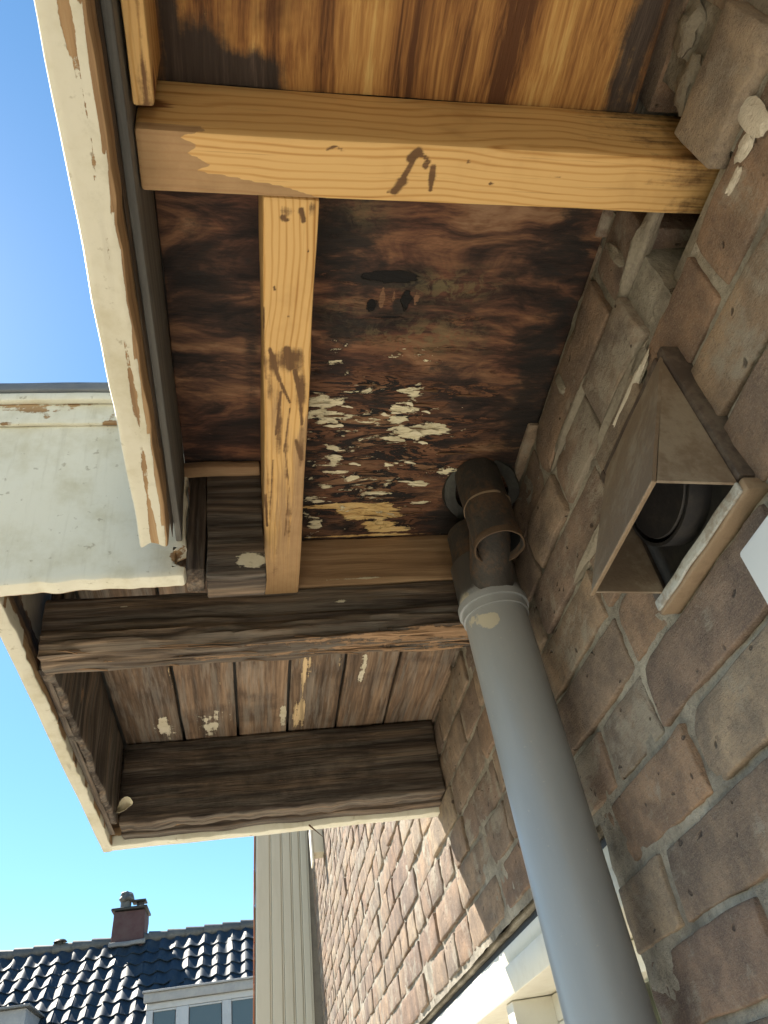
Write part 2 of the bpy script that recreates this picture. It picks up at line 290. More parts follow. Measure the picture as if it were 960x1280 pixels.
M['lead'] = m_simple('lead_flashing', (0.16, 0.165, 0.17), 0.5, 0.4, 0.0, 0.2, 6, 0.3, 0.4, (0.28, 0.27, 0.25))
M['dormer'] = m_simple('dormer_paint', (0.50, 0.50, 0.50), 0.5, 0.35, 0.0, 0.10, 3, 0.15, 0.35, (0.34, 0.33, 0.32))
M['board_grey'] = m_simple('dormer_grey_board', (0.33, 0.325, 0.325), 0.6, 0.3, 0.0, 0.2, 5, 0.25, 0.5, (0.42, 0.40, 0.37))
M['house_wall'] = m_simple('render_wall', (0.34, 0.27, 0.20), 0.9, 0.2, 0.0, 0.15, 3, 0.3)
M['room'] = m_simple('dim_room', (0.12, 0.11, 0.09), 0.9, 0.2)
M['curtain'] = m_simple('curtain', (0.34, 0.33, 0.25), 0.9, 0.1, 0.0, 0.25, 12, 0.2, 0.0, (0, 0, 0), (1, 3, 0.05))
M['felt'] = m_simple('roof_felt', (0.09, 0.088, 0.085), 0.85, 0.2, 0.0, 0.2, 20, 0.4)
def m_glass(name, c=(0.05, 0.07, 0.07)):
    n = N(name)
    n.put(n.b.inputs['Base Color'], (*c, 1)); n.b.inputs['Roughness'].default_value = 0.04
    n.b.inputs['Specular IOR Level'].default_value = 0.6; n.b.inputs['Transmission Weight'].default_value = 0.0
    n.bump(n.noise(n.obj(), 2.5, 2), 0.06, 0.02)
    return n.m
M['pane_far'] = m_glass('far_pane_glass', (0.075, 0.095, 0.10))
n = N('window_glass'); n.b.inputs['Base Color'].default_value = (0.9, 0.95, 0.93, 1); n.b.inputs['Roughness'].default_value = 0.0
n.b.inputs['Transmission Weight'].default_value = 1.0; n.b.inputs['IOR'].default_value = 1.1; M['glass'] = n.m
def m_ground():
    n = N('bounce_paving'); v = n.obj()
    a = n.noise(v, 0.7, 6, 0.65); f = n.noise(v, 30, 4, 0.7)
    col = n.ramp(a, [(0.3, (0.60, 0.55, 0.47)), (0.7, (0.72, 0.665, 0.575))])
    col = n.mix(n.math('MULTIPLY', f, 0.3), col, (0.2, 0.17, 0.14))
    n.bump(f, 0.4, 0.004)
    return n.done(col, 0.9, 0.2)
M['ground'] = m_ground()

# ------------------------------------------------------------------ mesh helpers
def nz(p, f, seed=0.0):
    return noise.noise(Vector((p[0] * f + seed, p[1] * f - seed * 0.7, p[2] * f + seed * 1.3)))

def sbox(lo, hi, n=(1, 1, 1), b=0.006, jit=0.0, jf=6.0, seed=0.0, fn=None):
    """Rounded, subdivided box surface with coherent noise on its vertices. Returns (verts, faces)."""
    cuts = []
    for a in range(3):
        L = hi[a] - lo[a]; bb = min(b, L * 0.3)
        c = [lo[a]] + [lo[a] + bb + (L - 2 * bb) * i / n[a] for i in range(n[a] + 1)] + [hi[a]]
        cuts.append(c)
    nn = [len(c) - 1 for c in cuts]
    idx = {}; vs = []; fs = []
    bl = [min(b, (hi[a] - lo[a]) * 0.3) for a in range(3)]
    def vert(i, j, k):
        key = (i, j, k)
        if key in idx: return idx[key]
        p = [cuts[0][i], cuts[1][j], cuts[2][k]]
        inn = [min(max(p[a], lo[a] + bl[a]), hi[a] - bl[a]) for a in range(3)]
        d = [(p[a] - inn[a]) / bl[a] if bl[a] else 0 for a in range(3)]
        L = math.sqrt(sum(x * x for x in d))
        if L > 0: p = [inn[a] + d[a] / L * bl[a] for a in range(3)]
        if jit:
            q = (p[0], p[1], p[2])
            p = [p[0] + jit * nz(q, jf, seed + 1.1), p[1] + jit * nz(q, jf, seed + 5.7), p[2] + jit * nz(q, jf, seed + 9.3)]
        if fn: p = fn(p)
        idx[key] = len(vs); vs.append(tuple(p)); return idx[key]
    for a in range(3):
        u, w = [(1, 2), (2, 0), (0, 1)][a]
        for side in (0, nn[a]):
            for i in range(nn[u]):
                for j in range(nn[w]):
                    q = []
                    for (di, dj) in ((0, 0), (1, 0), (1, 1), (0, 1)):
                        t = [0, 0, 0]; t[a] = side; t[u] = i + di; t[w] = j + dj; q.append(vert(*t))
                    fs.append(tuple(q) if side else tuple(reversed(q)))
    return vs, fs

def join(*vf):
    vs, fs = [], []
    for v, f in vf:
        o = len(vs); vs += list(v); fs += [tuple(i + o for i in q) for q in f]
    return vs, fs

def tube(p0, p1, r0, r1=None, seg=32, rings=1, wall=0.0, cap0=False, cap1=False, jit=0.0):
    """Round tube from p0 to p1; with wall > 0 it is open and hollow."""
    r1 = r0 if r1 is None else r1
    p0, p1 = Vector(p0), Vector(p1); ax = (p1 - p0).normalized()
    e1 = ax.orthogonal().normalized(); e2 = ax.cross(e1)
    vs, fs = [], []
    def ring(t, r):
        s = len(vs); c = p0.lerp(p1, t)
        for i in range(seg):
            a = 2 * math.pi * i / seg
            k = r * (1 + jit * noise.noise(Vector((math.cos(a) * 2, math.sin(a) * 2, t * 5))))
            vs.append(tuple(c + (e1 * math.cos(a) + e2 * math.sin(a)) * k))
        return s
    R = [ring(i / rings, r0 + (r1 - r0) * i / rings) for i in range(rings + 1)]
    def skin(a, b):
        for i in range(seg):
            j = (i + 1) % seg; fs.append((a + i, a + j, b + j, b + i))
    for i in range(rings): skin(R[i], R[i + 1])
    if wall:
        Q = [ring(1 - i / rings, r1 - wall + (r0 - r1) * i / rings) for i in range(rings + 1)]
        skin(R[-1], Q[0])
        for i in range(rings): skin(Q[i], Q[i + 1])
        skin(Q[-1], R[0])
    else:
        if cap0: fs.append(tuple(range(R[0] + seg - 1, R[0] - 1, -1)))
        if cap1: fs.append(tuple(range(R[-1], R[-1] + seg)))
    return vs, fs

def prism(poly, axis, a0, a1):
    """Extrude a polygon (list of 2-D points in the other two axes, in cyclic order) along axis."""
    u, w = [(1, 2), (2, 0), (0, 1)][axis]
    vs = []
    for a in (a0, a1):
        for p in poly:
            t = [0, 0, 0]; t[axis] = a; t[u] = p[0]; t[w] = p[1]; vs.append(tuple(t))
    k = len(poly)
    fs = [tuple(range(k - 1, -1, -1)), tuple(range(k, 2 * k))]
    for i in range(k):
        j = (i + 1) % k; fs.append((i, j, k + j, k + i))
    return vs, fs

def build(name, vf, mat, parent=None, attrs=None, unit=S, z0=CZ, smooth=True, kind=None, label=None, origin=None):
    """One mesh object; vf is given in scene-wide units, the origin goes to its middle (or to origin)."""
    P = np.array(vf[0], dtype=float)
    me = bpy.data.meshes.new(name)
    Wd = P * unit; Wd[:, 2] += z0
    c = (Wd.min(0) + Wd.max(0)) / 2 if origin is None else np.array(origin)
    me.from_pydata((Wd - c).tolist(), [], vf[1])
    for k, f in (attrs or {}).items():
        at = me.attributes.new(k, 'FLOAT', 'POINT')
        at.data.foreach_set('value', np.ascontiguousarray(f(P), dtype=np.float32))
    me.materials.append(mat)
    bm = bmesh.new(); bm.from_mesh(me); bmesh.ops.recalc_face_normals(bm, faces=bm.faces); bm.to_mesh(me); bm.free()
    if smooth:
        me.polygons.foreach_set('use_smooth', [True] * len(me.polygons))
        me.set_sharp_from_angle(angle=math.radians(38))
    o = bpy.data.objects.new(name, me); COL.objects.link(o)
    o.location = c
    if parent:
        o.parent = parent; o.location = Vector(c) - parent_world(parent)
    if kind: o['kind'] = kind
    if label: o['label'] = label
    return o
WPOS = {}
def parent_world(p):
    l = Vector(p.location)
    while p.parent: p = p.parent; l = l + Vector(p.location)
    return l
def thing(name, label, cat, loc, group=None):
    o = bpy.data.objects.new(name, None); COL.objects.link(o); o.location = loc
    o.empty_display_size = 0.05
    o['label'] = label; o['category'] = cat
    if group: o['group'] = group
    return o
def U(x, y, z): return (x * S, y * S, z * S + CZ)

def gauss(*blobs, k=1.0):
    """Sum of elongated bumps on X,Y: (x, y, rx, ry, amplitude)."""
    def f(P):
        out = np.zeros(len(P))
        for x, y, rx, ry, a in blobs:
            out = np.maximum(out, a * np.exp(-(((P[:, 0] - x) / rx / k) ** 2 + ((P[:, 1] - y) / ry / k) ** 2)))
        return out
    return f
def strokes(*L):
    """Dark lines along X,Y segments: (x0, y0, x1, y1, r, amplitude)."""
    def f(P):
        out = np.zeros(len(P))
        for x0, y0, x1, y1, r, a in L:
            dx, dy = x1 - x0, y1 - y0; t = np.clip(((P[:, 0] - x0) * dx + (P[:, 1] - y0) * dy) / (dx * dx + dy * dy), 0, 1)
            d2 = (P[:, 0] - x0 - t * dx) ** 2 + (P[:, 1] - y0 - t * dy) ** 2
            out = np.maximum(out, a * np.exp(-d2 / r ** 2))
        return out
    return f
def sst(v, a, b):
    t = np.clip((v - a) / (b - a), 0, 1); return t * t * (3 - 2 * t)

# ------------------------------------------------------------------ ground
def m_low_bounce():
    n = N('low_bounce_ground'); v = n.obj()
    col = n.ramp(n.noise(v, 1.3, 6, 0.7), [(0.3, (0.045, 0.055, 0.028)), (0.7, (0.085, 0.090, 0.05))])
    n.bump(n.noise(v, 60, 4, 0.8), 0.8, 0.02)
    return n.done(col, 0.95, 0.1)
M['low_bounce_ground'] = m_low_bounce()
M['far_bounce'] = m_simple('pale_bounce_ground', (0.46, 0.42, 0.34), 0.95, 0.1, 0.0, 0.2, 0.8, 0.3)
gv = [(-60, -60, 0), (60, -60, 0), (60, 60, 0), (-60, 60, 0)]
build('ground', (gv, [(0, 1, 2, 3)]), M['far_bounce'], unit=1, z0=0, kind='structure', smooth=False)  # unseen ground, made pale to throw bounce light onto the lower walls
lv = [(-7.5, -9, 0.0045), (8, -9, 0.0045), (8, 10, 0.0045), (-7.5, 10, 0.0045)]
build('low_bounce_ground', (lv, [(0, 1, 2, 3)]), M['low_bounce_ground'], unit=1, z0=0, kind='structure', smooth=False)  # unseen dark strip added to cut sideways bounce on the upper wall
tv = [(-1.5, -2.2, 0.009), (6, -2.2, 0.009), (6, 6.5, 0.009), (-1.5, 6.5, 0.009)]
build('bounce_terrace', (tv, [(0, 1, 2, 3)]), M['ground'], unit=1, z0=0, kind='structure', smooth=False)  # unseen pale slab, sized to bounce sunlight up under the overhang

# ------------------------------------------------------------------ brick wall of the house
house = thing('brick_wall', 'weathered brown brick house wall with crumbling lime mortar, sunlit beyond the drainpipe', 'wall', U(1.0, 2.5, 0) [:2] + (0.0,))
YE, YJ = 15.0, 2.235           # far end of the wall, jamb of the window opening
ZL = 0.672                    # underside of the brickwork above the window
def pocket(y, z): return 0.60 < y < 0.90 and 1.47 < z < 1.9
def mortar_sheet(y0, y1, z0, z1, dy, dz, seed):
    ny = max(1, int((y1 - y0) / dy)); nzz = max(1, int((z1 - z0) / dz))
    vs = []; fs = []
    for i in range(ny + 1):
        for j in range(nzz + 1):
            y = y0 + (y1 - y0) * i / ny; z = z0 + (z1 - z0) * j / nzz
            x = 1.0125 + 0.009 * nz((0, y, z), 2.3, seed) + 0.006 * nz((0, y, z), 11.0, seed + 3) + 0.006 * nz((0, y, z), 31.0, seed + 8)
            if pocket(y, z): x = 1.27
            vs.append((x, y, z)); 
    for i in range(ny):
        for j in range(nzz):
            a = i * (nzz + 1) + j; fs.append((a, a + nzz + 1, a + nzz + 2, a + 1))
    return vs, fs
ms = [mortar_sheet(-0.8, YJ - 0.012, -0.6, 1.95, 0.022, 0.022, 2.0),
      mortar_sheet(YJ - 0.012, 5.2, ZL + 0.01, 1.95, 0.03, 0.022, 2.0),
      mortar_sheet(5.2, YE, ZL + 0.01, 8.0, 0.07, 0.045, 2.0),
      mortar_sheet(-0.8, 5.2, 1.95, 8.0, 0.4, 0.4, 2.0),
      mortar_sheet(-4.0, -0.8, -0.6, 8.0, 0.4, 0.4, 2.0)]
low = sbox((1.02, -4.0, -CZ / S), (1.9, YJ - 0.02, -0.6), b=0.01)                # masonry body below and behind
jam = sbox((1.05, -4.0, -0.6), (1.9, YJ - 0.02, 1.55), b=0.01)
top = sbox((1.28, -4.0, ZL + 0.02), (1.9, YE, 8.0), b=0.01)
und = sbox((1.035, YJ - 0.01, ZL + 0.004), (1.30, 9.0, ZL + 0.03), n=(3, 60, 1), b=0.004, jit=0.012, jf=9)
far = sbox((1.05, 9.0, -CZ / S), (1.9, YE, ZL), b=0.01)
mort = build('mortar', join(*ms, low, jam, top, und, far), M['mortar'], house, smooth=True)

# loose mortar lumps squeezed out of the joints
def lump(c, r, seed, flat=(0.5, 1, 1)):
    bm = bmesh.new(); bmesh.ops.create_icosphere(bm, subdivisions=3, radius=1.0)
    vs = []
    for v in bm.verts:
        k = 1 + 0.42 * noise.noise(v.co * 1.6 + Vector((seed, 0, 0))) + 0.2 * noise.noise(v.co * 4.5 + Vector((0, seed, 0)))
        vs.append((c[0] + v.co.x * r[0] * k, c[1] + v.co.y * r[1] * k, c[2] + v.co.z * r[2] * k))
    fs = [tuple(x.index for x in f.verts) for f in bm.faces]; bm.free()
    return vs, fs
M['limew'] = m_simple('pale_mortar_lump', (0.55, 0.50, 0.42), 0.9, 0.2, 0.0, 0.2, 60, 0.8, 0.4, (0.32, 0.28, 0.22))
for c, r, sd in (((0.998, 0.505, 1.44), (0.009, 0.026, 0.065), 1.0), ((0.998, 0.555, 1.42), (0.007, 0.035, 0.018), 2.0), ((0.998, 0.62, 1.405), (0.006, 0.03, 0.010), 3.0), ((1.0, 1.20, 1.43), (0.010, 0.14, 0.016), 4.0)):
    build('mortar_lump', lump(c, r, sd), M['limew'], house)
M['mort2'] = m_simple('dirty_mortar_lump', (0.25, 0.22, 0.175), 0.9, 0.2, 0.0, 0.35, 50, 0.9, 0.5, (0.12, 0.10, 0.085))
for i, (y, z, ry, rz) in enumerate(((0.47, 1.80, 0.05, 0.05), (0.55, 1.72, 0.06, 0.04), (0.9, 1.655, 0.16, 0.022), (1.25, 1.465, 0.2, 0.02), (1.5, 1.66, 0.2, 0.02), (0.98, 1.74, 0.02, 0.07), (1.6, 1.28, 0.18, 0.02), (1.45, 1.78, 0.02, 0.06))):
    build('mortar_lump', lump((1.005, y, z), (0.022, ry, rz), 11.0 + i), M['mort2'], house)

# bricks: a few worn shapes shared by all courses
def brick_shape(L, seed, fine=True):
    H = 0.166; n = (2, 12 if L > 0.4 else 7, 4) if fine else (1, 3, 1)
    r = random.Random(seed)
    chips = [(r.choice((-1, 1)) * L / 2, r.choice((-1, 1)) * H / 2, r.uniform(0.008, 0.026)) for _ in range(3)]
    chips.append((r.uniform(-L / 2, L / 2), r.choice((-1, 1)) * H / 2, r.uniform(0.015, 0.035)))
    def fn(p):
        x, y, z = p
        for cy, cz, cr in chips:
            d = math.hypot(y - cy, z - cz)
            if x < 0.06 and d < cr: x = x + (cr - d) * 0.55
        return [x, y, z]
    vf = sbox((0, -L / 2, -H / 2), (0.30, L / 2, H / 2), n, 0.006, 0.006, 5.0, seed * 3.1, fn)
    v2 = [(x + 0.004 * nz((x, y, z), 26, seed), y + 0.003 * nz((x, y, z), 24, seed + 4), z + 0.0032 * nz((x, y, z), 26, seed + 2)) for x, y, z in vf[0]]
    return v2, vf[1]
def shared_mesh(name, vf, mat, unit=S):
    me = bpy.data.meshes.new(name); me.from_pydata([(x * unit, y * unit, z * unit) for x, y, z in vf[0]], [], vf[1])
    me.materials.append(mat); me.polygons.foreach_set('use_smooth', [True] * len(me.polygons)); me.set_sharp_from_angle(angle=math.radians(50)); return me
LS, LH = 0.645, 0.305
str_m = [shared_mesh('brick', brick_shape(LS, 10 + i), M['brick']) for i in range(12)]
hd_m = [shared_mesh('brick', brick_shape(LH, 40 + i), M['brick']) for i in range(10)]
cz_m = {True: [brick_shape(LS, 70 + i, False) for i in range(6)], False: [brick_shape(LH, 80 + i, False) for i in range(6)]}
bricks = []
PITCH, JT = 0.19, 0.030
def course(k, y0, y1, rng):
    zc = 0.135 + PITCH * k + PITCH / 2
    y = y0
    start = True
    while y < y1 - 0.02:
        if rng.random() < (0.80 if k % 2 == 0 else 0.22): L = LS
        else: L = LH
        if start and k % 2: L = LH
        if start and k % 2 == 0: L = LS
        start = False
        L2 = min(L, y1 - y)
        if y1 - (y + L2 + JT) < 0.12: L2 = y1 - y
        bricks.append((y + L2 / 2, zc, L2, L))
        y += L2 + JT
for k in range(-4, 41):
    rng = random.Random(100 + k)
    z0 = 0.135 + PITCH * k
    if z0 < ZL - 0.05:
        ph = course
        # the jamb runs up the near side of the window: lay away from it towards the viewer
        n0 = len(bricks); course(k, -YJ, 0.8, rng)
        for i in range(n0, len(bricks)):
            y, z, a, b = bricks[i]; bricks[i] = (-y, z, a, b)
        course(k, 9.0, YE, rng) if z0 > -0.4 else None
    else:
        off = rng.uniform(0, 0.5)
        course(k, -0.85 - off, YE + rng.uniform(-0.05, 0.02), rng)
vis = []
for bq in bricks:
    y, z, L, kind_ = bq
    if pocket(y, z) and L < 0.32: continue
    d = Vector((1.0, y, z)); dc = Vector((d.dot(right), d.dot(upv), d.dot(fwd)))
    inside = dc.z > 0.05 and abs(dc.x / dc.z) < 0.56 and abs(dc.y / dc.z) < 0.74
    hidden = (1.87 < z < 2.6 and y < 4.2) or z > 1.95 and y < 4.15
    size = (L * 0.16) / d.length ** 3 if inside and not hidden else 0
    vis.append((size, bq))
vis.sort(key=lambda t: -t[0])
rb = random.Random(5)
rest = []
for i, (size, (y, z, L, Lk)) in enumerate(vis):
    big = Lk > 0.4
    near_top = z > 1.5 and y < 2.3
    dx = rb.uniform(-0.007, 0.007) + (rb.uniform(-0.03, 0.015) if near_top else 0)
    # the beam runs into a hole in the wall: bricks beside it are cut back
    if 1.54 < z < 1.9 and y - L / 2 < 0.90 and y + L / 2 > 0.60:
        lo, hi = y - L / 2, y + L / 2
        if y < 0.735: hi = min(hi, 0.63)
        else: lo = max(lo, 0.86)
        L = hi - lo; y = (hi + lo) / 2
        if L < 0.1: continue
        big = L > 0.40; Lk = LS if big else LH
    if i < 300 and size > 0:
        me = rb.choice(str_m if big else hd_m)
        o = bpy.data.objects.new('brick', me); COL.objects.link(o); o.parent = house
        o.location = Vector(U(1.0 + dx, y, z)) - Vector(house.location)
        o.scale = (1, L / Lk, 1)
        o.rotation_euler = (rb.choice((0, math.pi)) + rb.uniform(-0.012, 0.012), rb.uniform(-0.02, 0.02), rb.uniform(-0.03, 0.03))
        if rb.random() < 0.0: o.rotation_euler.z += math.pi
    else:
        if z > 1.95 and y < 3.6 and not (z < 8): continue
        vf = rb.choice(cz_m[big]); fl = rb.choice((-1, 1))
        rest.append(([(1.0 + dx + a, y + b * L / Lk * fl, z + c * fl) for a, b, c in vf[0]], vf[1]))
build('brick_courses', join(*rest), M['brick'], house, kind='stuff')

# small white plate on the wall beside the vent, cut off by the picture edge
plate = build('wall_plate', sbox((0.945, 0.55, 0.42), (0.998, 1.08, 0.806), b=0.008), M['sign'])
plate['label'] = 'plain white plate on the brick wall below the exhaust vent'; plate['category'] = 'plate'

# white bracket board high on the sunlit wall
brk = thing('wall_bracket', 'small cream board bracket high on the sunlit bricks beside the ridged cladding', 'bracket', U(0.9, 11.9, 3.5))
build('board', sbox((0.835, 11.8, 3.66), (0.995, 12.1, 4.0), b=0.01), M['clad'], brk)
build('side_strip', sbox((0.805, 11.78, 3.53), (0.832, 12.1, 4.05), b=0.008), M['white'], brk)  # whiter than the board: sun on the left side put into the colour

# ------------------------------------------------------------------ window under the bricks
win = thing('window', 'cream painted window frame under the brickwork, half sunlit, behind the drainpipe', 'window', U(1.1, 4.5, -2.0))
build('head_board', sbox((1.040, YJ - 0.06, 0.575), (1.30, 9.0, 0.640), b=0.006), M['white'], win)
build('head_board', sbox((1.018, YJ - 0.055, 0.462), (1.30, 9.0, 0.571), b=0.008), M['white'], win)
build('head_gap_strip', sbox((1.06, YJ - 0.06, 0.6405), (1.3, 9.0, 0.676), b=0.004), M['vent_dark'], win)  # near-black strip filling the gap over the head boards
for y0 in (YJ - 0.05, 3.70, 5.7, 7.6):
    build('mullion', sbox((1.045, y0, -2.6), (1.36, y0 + (0.11 if y0 > 2.5 else 0.05), 0.459), b=0.008), M['white'], win)
for y0, y1 in ((YJ, 3.70), (3.81, 5.70), (5.81, 7.6), (7.71, 9.0)):
    f = join(sbox((1.22, y0 + 0.002, 0.36), (1.34, y1 - 0.002, 0.458), b=0.008), sbox((1.22, y0 + 0.002, -2.4), (1.34, y0 + 0.09, 0.359), b=0.008),
             sbox((1.22, y1 - 0.09, -2.4), (1.34, y1 - 0.002, 0.359), b=0.008), sbox((1.22, y0 + 0.091, -2.4), (1.34, y1 - 0.091, -2.3), b=0.008))
    fr = build('sash', f, M['white'], win)
    build('pane', sbox((1.29, y0 + 0.085, -2.32), (1.305, y1 - 0.085, 0.368), b=0.002), M['glass'], fr, smooth=False)
    cv = []; cf = []
    for i in range(61):
        y = y0 + 0.02 + (y1 - y0 - 0.04) * i / 60
        x = 1.62 + 0.035 * math.sin(i * 1.7) + 0.015 * math.sin(i * 0.6)
        cv += [(x, y, -2.5), (x, y, 0.55)]
    cf = [(2 * i, 2 * i + 2, 2 * i + 3, 2 * i + 1) for i in range(60)]
    build('curtain', (cv, cf), M['curtain'], win)
build('sill', sbox((0.94, YJ - 0.04, -2.75), (1.45, 9.0, -2.61), b=0.01), M['white'], win)
build('room_lining', join(sbox((2.6, YJ - 0.3, -2.8), (2.7, 9.2, 0.9)), sbox((1.4, YJ - 0.3, -2.8), (2.6, YJ - 0.2, 0.66)), sbox((1.4, YJ - 0.19, 0.655), (2.6, 9.2, 0.66 + 0.012)),
                          sbox((1.4, 9.1, -2.8), (2.6, 9.2, 0.65)), sbox((1.2, YJ - 0.19, -6.0), (2.6, 9.0, -2.81))), M['room'], win)

# ------------------------------------------------------------------ roof overhang
eave = thing('roof_overhang', 'rotten wooden roof overhang with its soffit boards stripped off, white peeling fascias', 'roof overhang', U(0.0, 1.9, 1.41))  # its unseen run behind the camera is lengthened to block sky light
def E(name, lo, hi, n, mat, b=0.006, jit=0.006, jf=5.0, seed=0.0, attrs=None, fn=None, label=None):
    return build(name, sbox(lo, hi, n, b, jit, jf, seed, fn), W[mat] if mat in W else M[mat], eave, attrs, label=label)
def nzv(P, f, seed=0.0):
    return np.array([noise.noise(Vector((p[0] * f[0] + seed, p[1] * f[1] + seed, p[2] * f[2] - seed))) for p in P])

# near fascia: painted outside and below, bare and dark inside; its far end has rotted to a ragged stump
def near_fn(p):
    x, y, z = p
    if y > 1.70:
        k = (y - 1.70) / 0.10
        y = y - 0.05 * k * (1 + nz((x * 6, 0, z * 2), 3.0, 4.0)) + 0.03 * nz((x, y, z), 20, 2)
    if z < 1.43 and x > -0.25:                                     # chipped inner arris
        x += 0.007 * nz((0, y, 0), 4, 1.0) + 0.005 * nz((0, y, 0), 17, 5.0); z += 0.007 * max(0, nz((0, y, 0), 9, 7.0))
    if z < 1.43: x += 0.004 * nz((0, y, 0), 6, 3.0)
    return [x, y, z]
def near_paint(P):
    p = np.where(P[:, 0] > -0.226, 0.0, 1.0)
    p = np.where((P[:, 2] > 1.45) & (P[:, 0] > -0.25), 0.0, p)
    low = P[:, 2] < 1.45
    w = nzv(P, (0.3, 1.6, 0.3), 2.0); w2 = nzv(P, (0.2, 5.0, 0.2), 6.0)
    line = np.exp(-((P[:, 0] + 0.249 + 0.010 * w) / 0.0105) ** 2) * np.clip(0.60 + 0.5 * w2 + 0.4 * w, 0, 1)
    return np.where(low & (p > 0.5), 1.0 - 1.15 * line, p)
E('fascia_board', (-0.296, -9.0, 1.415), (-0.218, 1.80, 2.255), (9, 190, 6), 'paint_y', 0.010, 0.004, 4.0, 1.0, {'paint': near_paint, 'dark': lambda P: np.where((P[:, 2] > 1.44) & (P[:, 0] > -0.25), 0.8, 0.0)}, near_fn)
E('moulding', (-0.322, -9.0, 2.10), (-0.298, 1.86, 2.25), (1, 20, 1), 'paint_y', 0.008, 0.003, 4, 2, {'paint': lambda P: np.ones(len(P))})
E('edge_trim', (-0.345, -9.0, 2.258), (-0.20, 1.838, 2.29), (1, 20, 1), 'zinc', 0.006, 0.003, 4, 3)
# cross fascia at the step (its outer face looks at the viewer)
def step_fn(p):
    x, y, z = p
    if z < 1.44: z += 0.010 * nz((x, 0, 0), 7, 2.0) + 0.007 * nz((x, 0, 0), 25, 5.0)
    if x < -0.7: x -= (z - 1.41) * 0.12
    if x > -0.22:
        k = max(0.0, (1.62 - z) / 0.2)
        x += 0.02 * nz((0, 0, z), 12, 3.0) - (0.03 if 1.46 < z < 1.52 else 0.0)
    return [x, y, z]
def step_paint(P):
    d = np.where((P[:, 1] > 1.94), 0.0, 1.0)
    corner = np.exp(-(((P[:, 0] + 0.19) / 0.05) ** 2 + ((P[:, 2] - 1.49) / 0.05) ** 2))
    d = d - 0.9 * corner * (P[:, 2] > 1.45)
    d = np.where((P[:, 2] < 1.432) & (P[:, 1] < 1.94), 0.9 + 0.0 * d, d)
    return np.clip(d, 0, 1)
E('fascia_board', (-0.778, 1.885, 1.412), (-0.186, 1.945, 2.2), (60, 2, 50), 'paint_x', 0.010, 0.004, 4.0, 9.0, {'paint': step_paint}, step_fn)
E('moulding', (-0.90, 1.868, 2.085), (-0.186, 1.8835, 2.215), (30, 1, 6), 'paint_x', 0.006, 0.004, 6.0, 12.0,
  {'paint': lambda P: np.clip(0.60 + 0.35 * nzv(P, (6, 1, 10), 3.0), 0, 1)})
E('moulding', (-0.93, 1.842, 2.182), (-0.186, 1.867, 2.222), (20, 1, 1), 'paint_x', 0.008, 0.003, 6.0, 13.0, {'paint': lambda P: np.ones(len(P))})
E('edge_trim', (-0.95, 1.835, 2.224), (-0.19, 1.955, 2.268), (16, 1, 1), 'zinc', 0.008, 0.004, 5.0, 14.0)
# wide section: outer fascia, end fascia
def chip_x(edge):
    def fn(p):
        x, y, z = p
        x -= max(0, z - 1.43) * 0.10
        if z < 1.44 and x > edge:
            x += 0.007 * nz((0, y, 0), 5, 1.0) + 0.008 * nz((0, y, 0), 19, 3.0); z += 0.014 * max(0, nz((0, y, 0), 12, 9.0))
        return [x, y, z]
    return fn
E('fascia_board', (-0.768, 1.95, 1.413), (-0.716, 4.195, 2.2), (4, 110, 8), 'paint_y', 0.010, 0.004, 4, 21.0,
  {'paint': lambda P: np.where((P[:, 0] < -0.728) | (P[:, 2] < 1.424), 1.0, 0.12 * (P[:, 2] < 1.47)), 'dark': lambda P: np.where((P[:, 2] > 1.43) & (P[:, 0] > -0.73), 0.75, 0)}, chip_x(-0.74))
def chip_y(p):
    x, y, z = p
    if z < 1.44 and y < 4.17:
        y += 0.014 * nz((x, 0, 0), 6, 1.0) + 0.012 * nz((x, 0, 0), 19, 3.0); z += 0.012 * max(0, nz((x, 0, 0), 12, 9.0))
    return [x, y, z]
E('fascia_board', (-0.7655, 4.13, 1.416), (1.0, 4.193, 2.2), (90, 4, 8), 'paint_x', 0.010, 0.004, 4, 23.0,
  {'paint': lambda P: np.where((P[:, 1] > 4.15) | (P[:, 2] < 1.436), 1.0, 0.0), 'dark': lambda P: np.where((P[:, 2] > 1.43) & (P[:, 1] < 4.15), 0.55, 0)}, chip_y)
E('edge_trim', (-0.95, 1.96, 2.224), (-0.79, 4.26, 2.268), (1, 16, 1), 'zinc', 0.008, 0.004, 5.0, 15.0)
E('edge_trim', (-0.785, 4.12, 2.224), (1.0, 4.26, 2.268), (16, 1, 1), 'zinc', 0.008, 0.004, 5.0, 16.0)
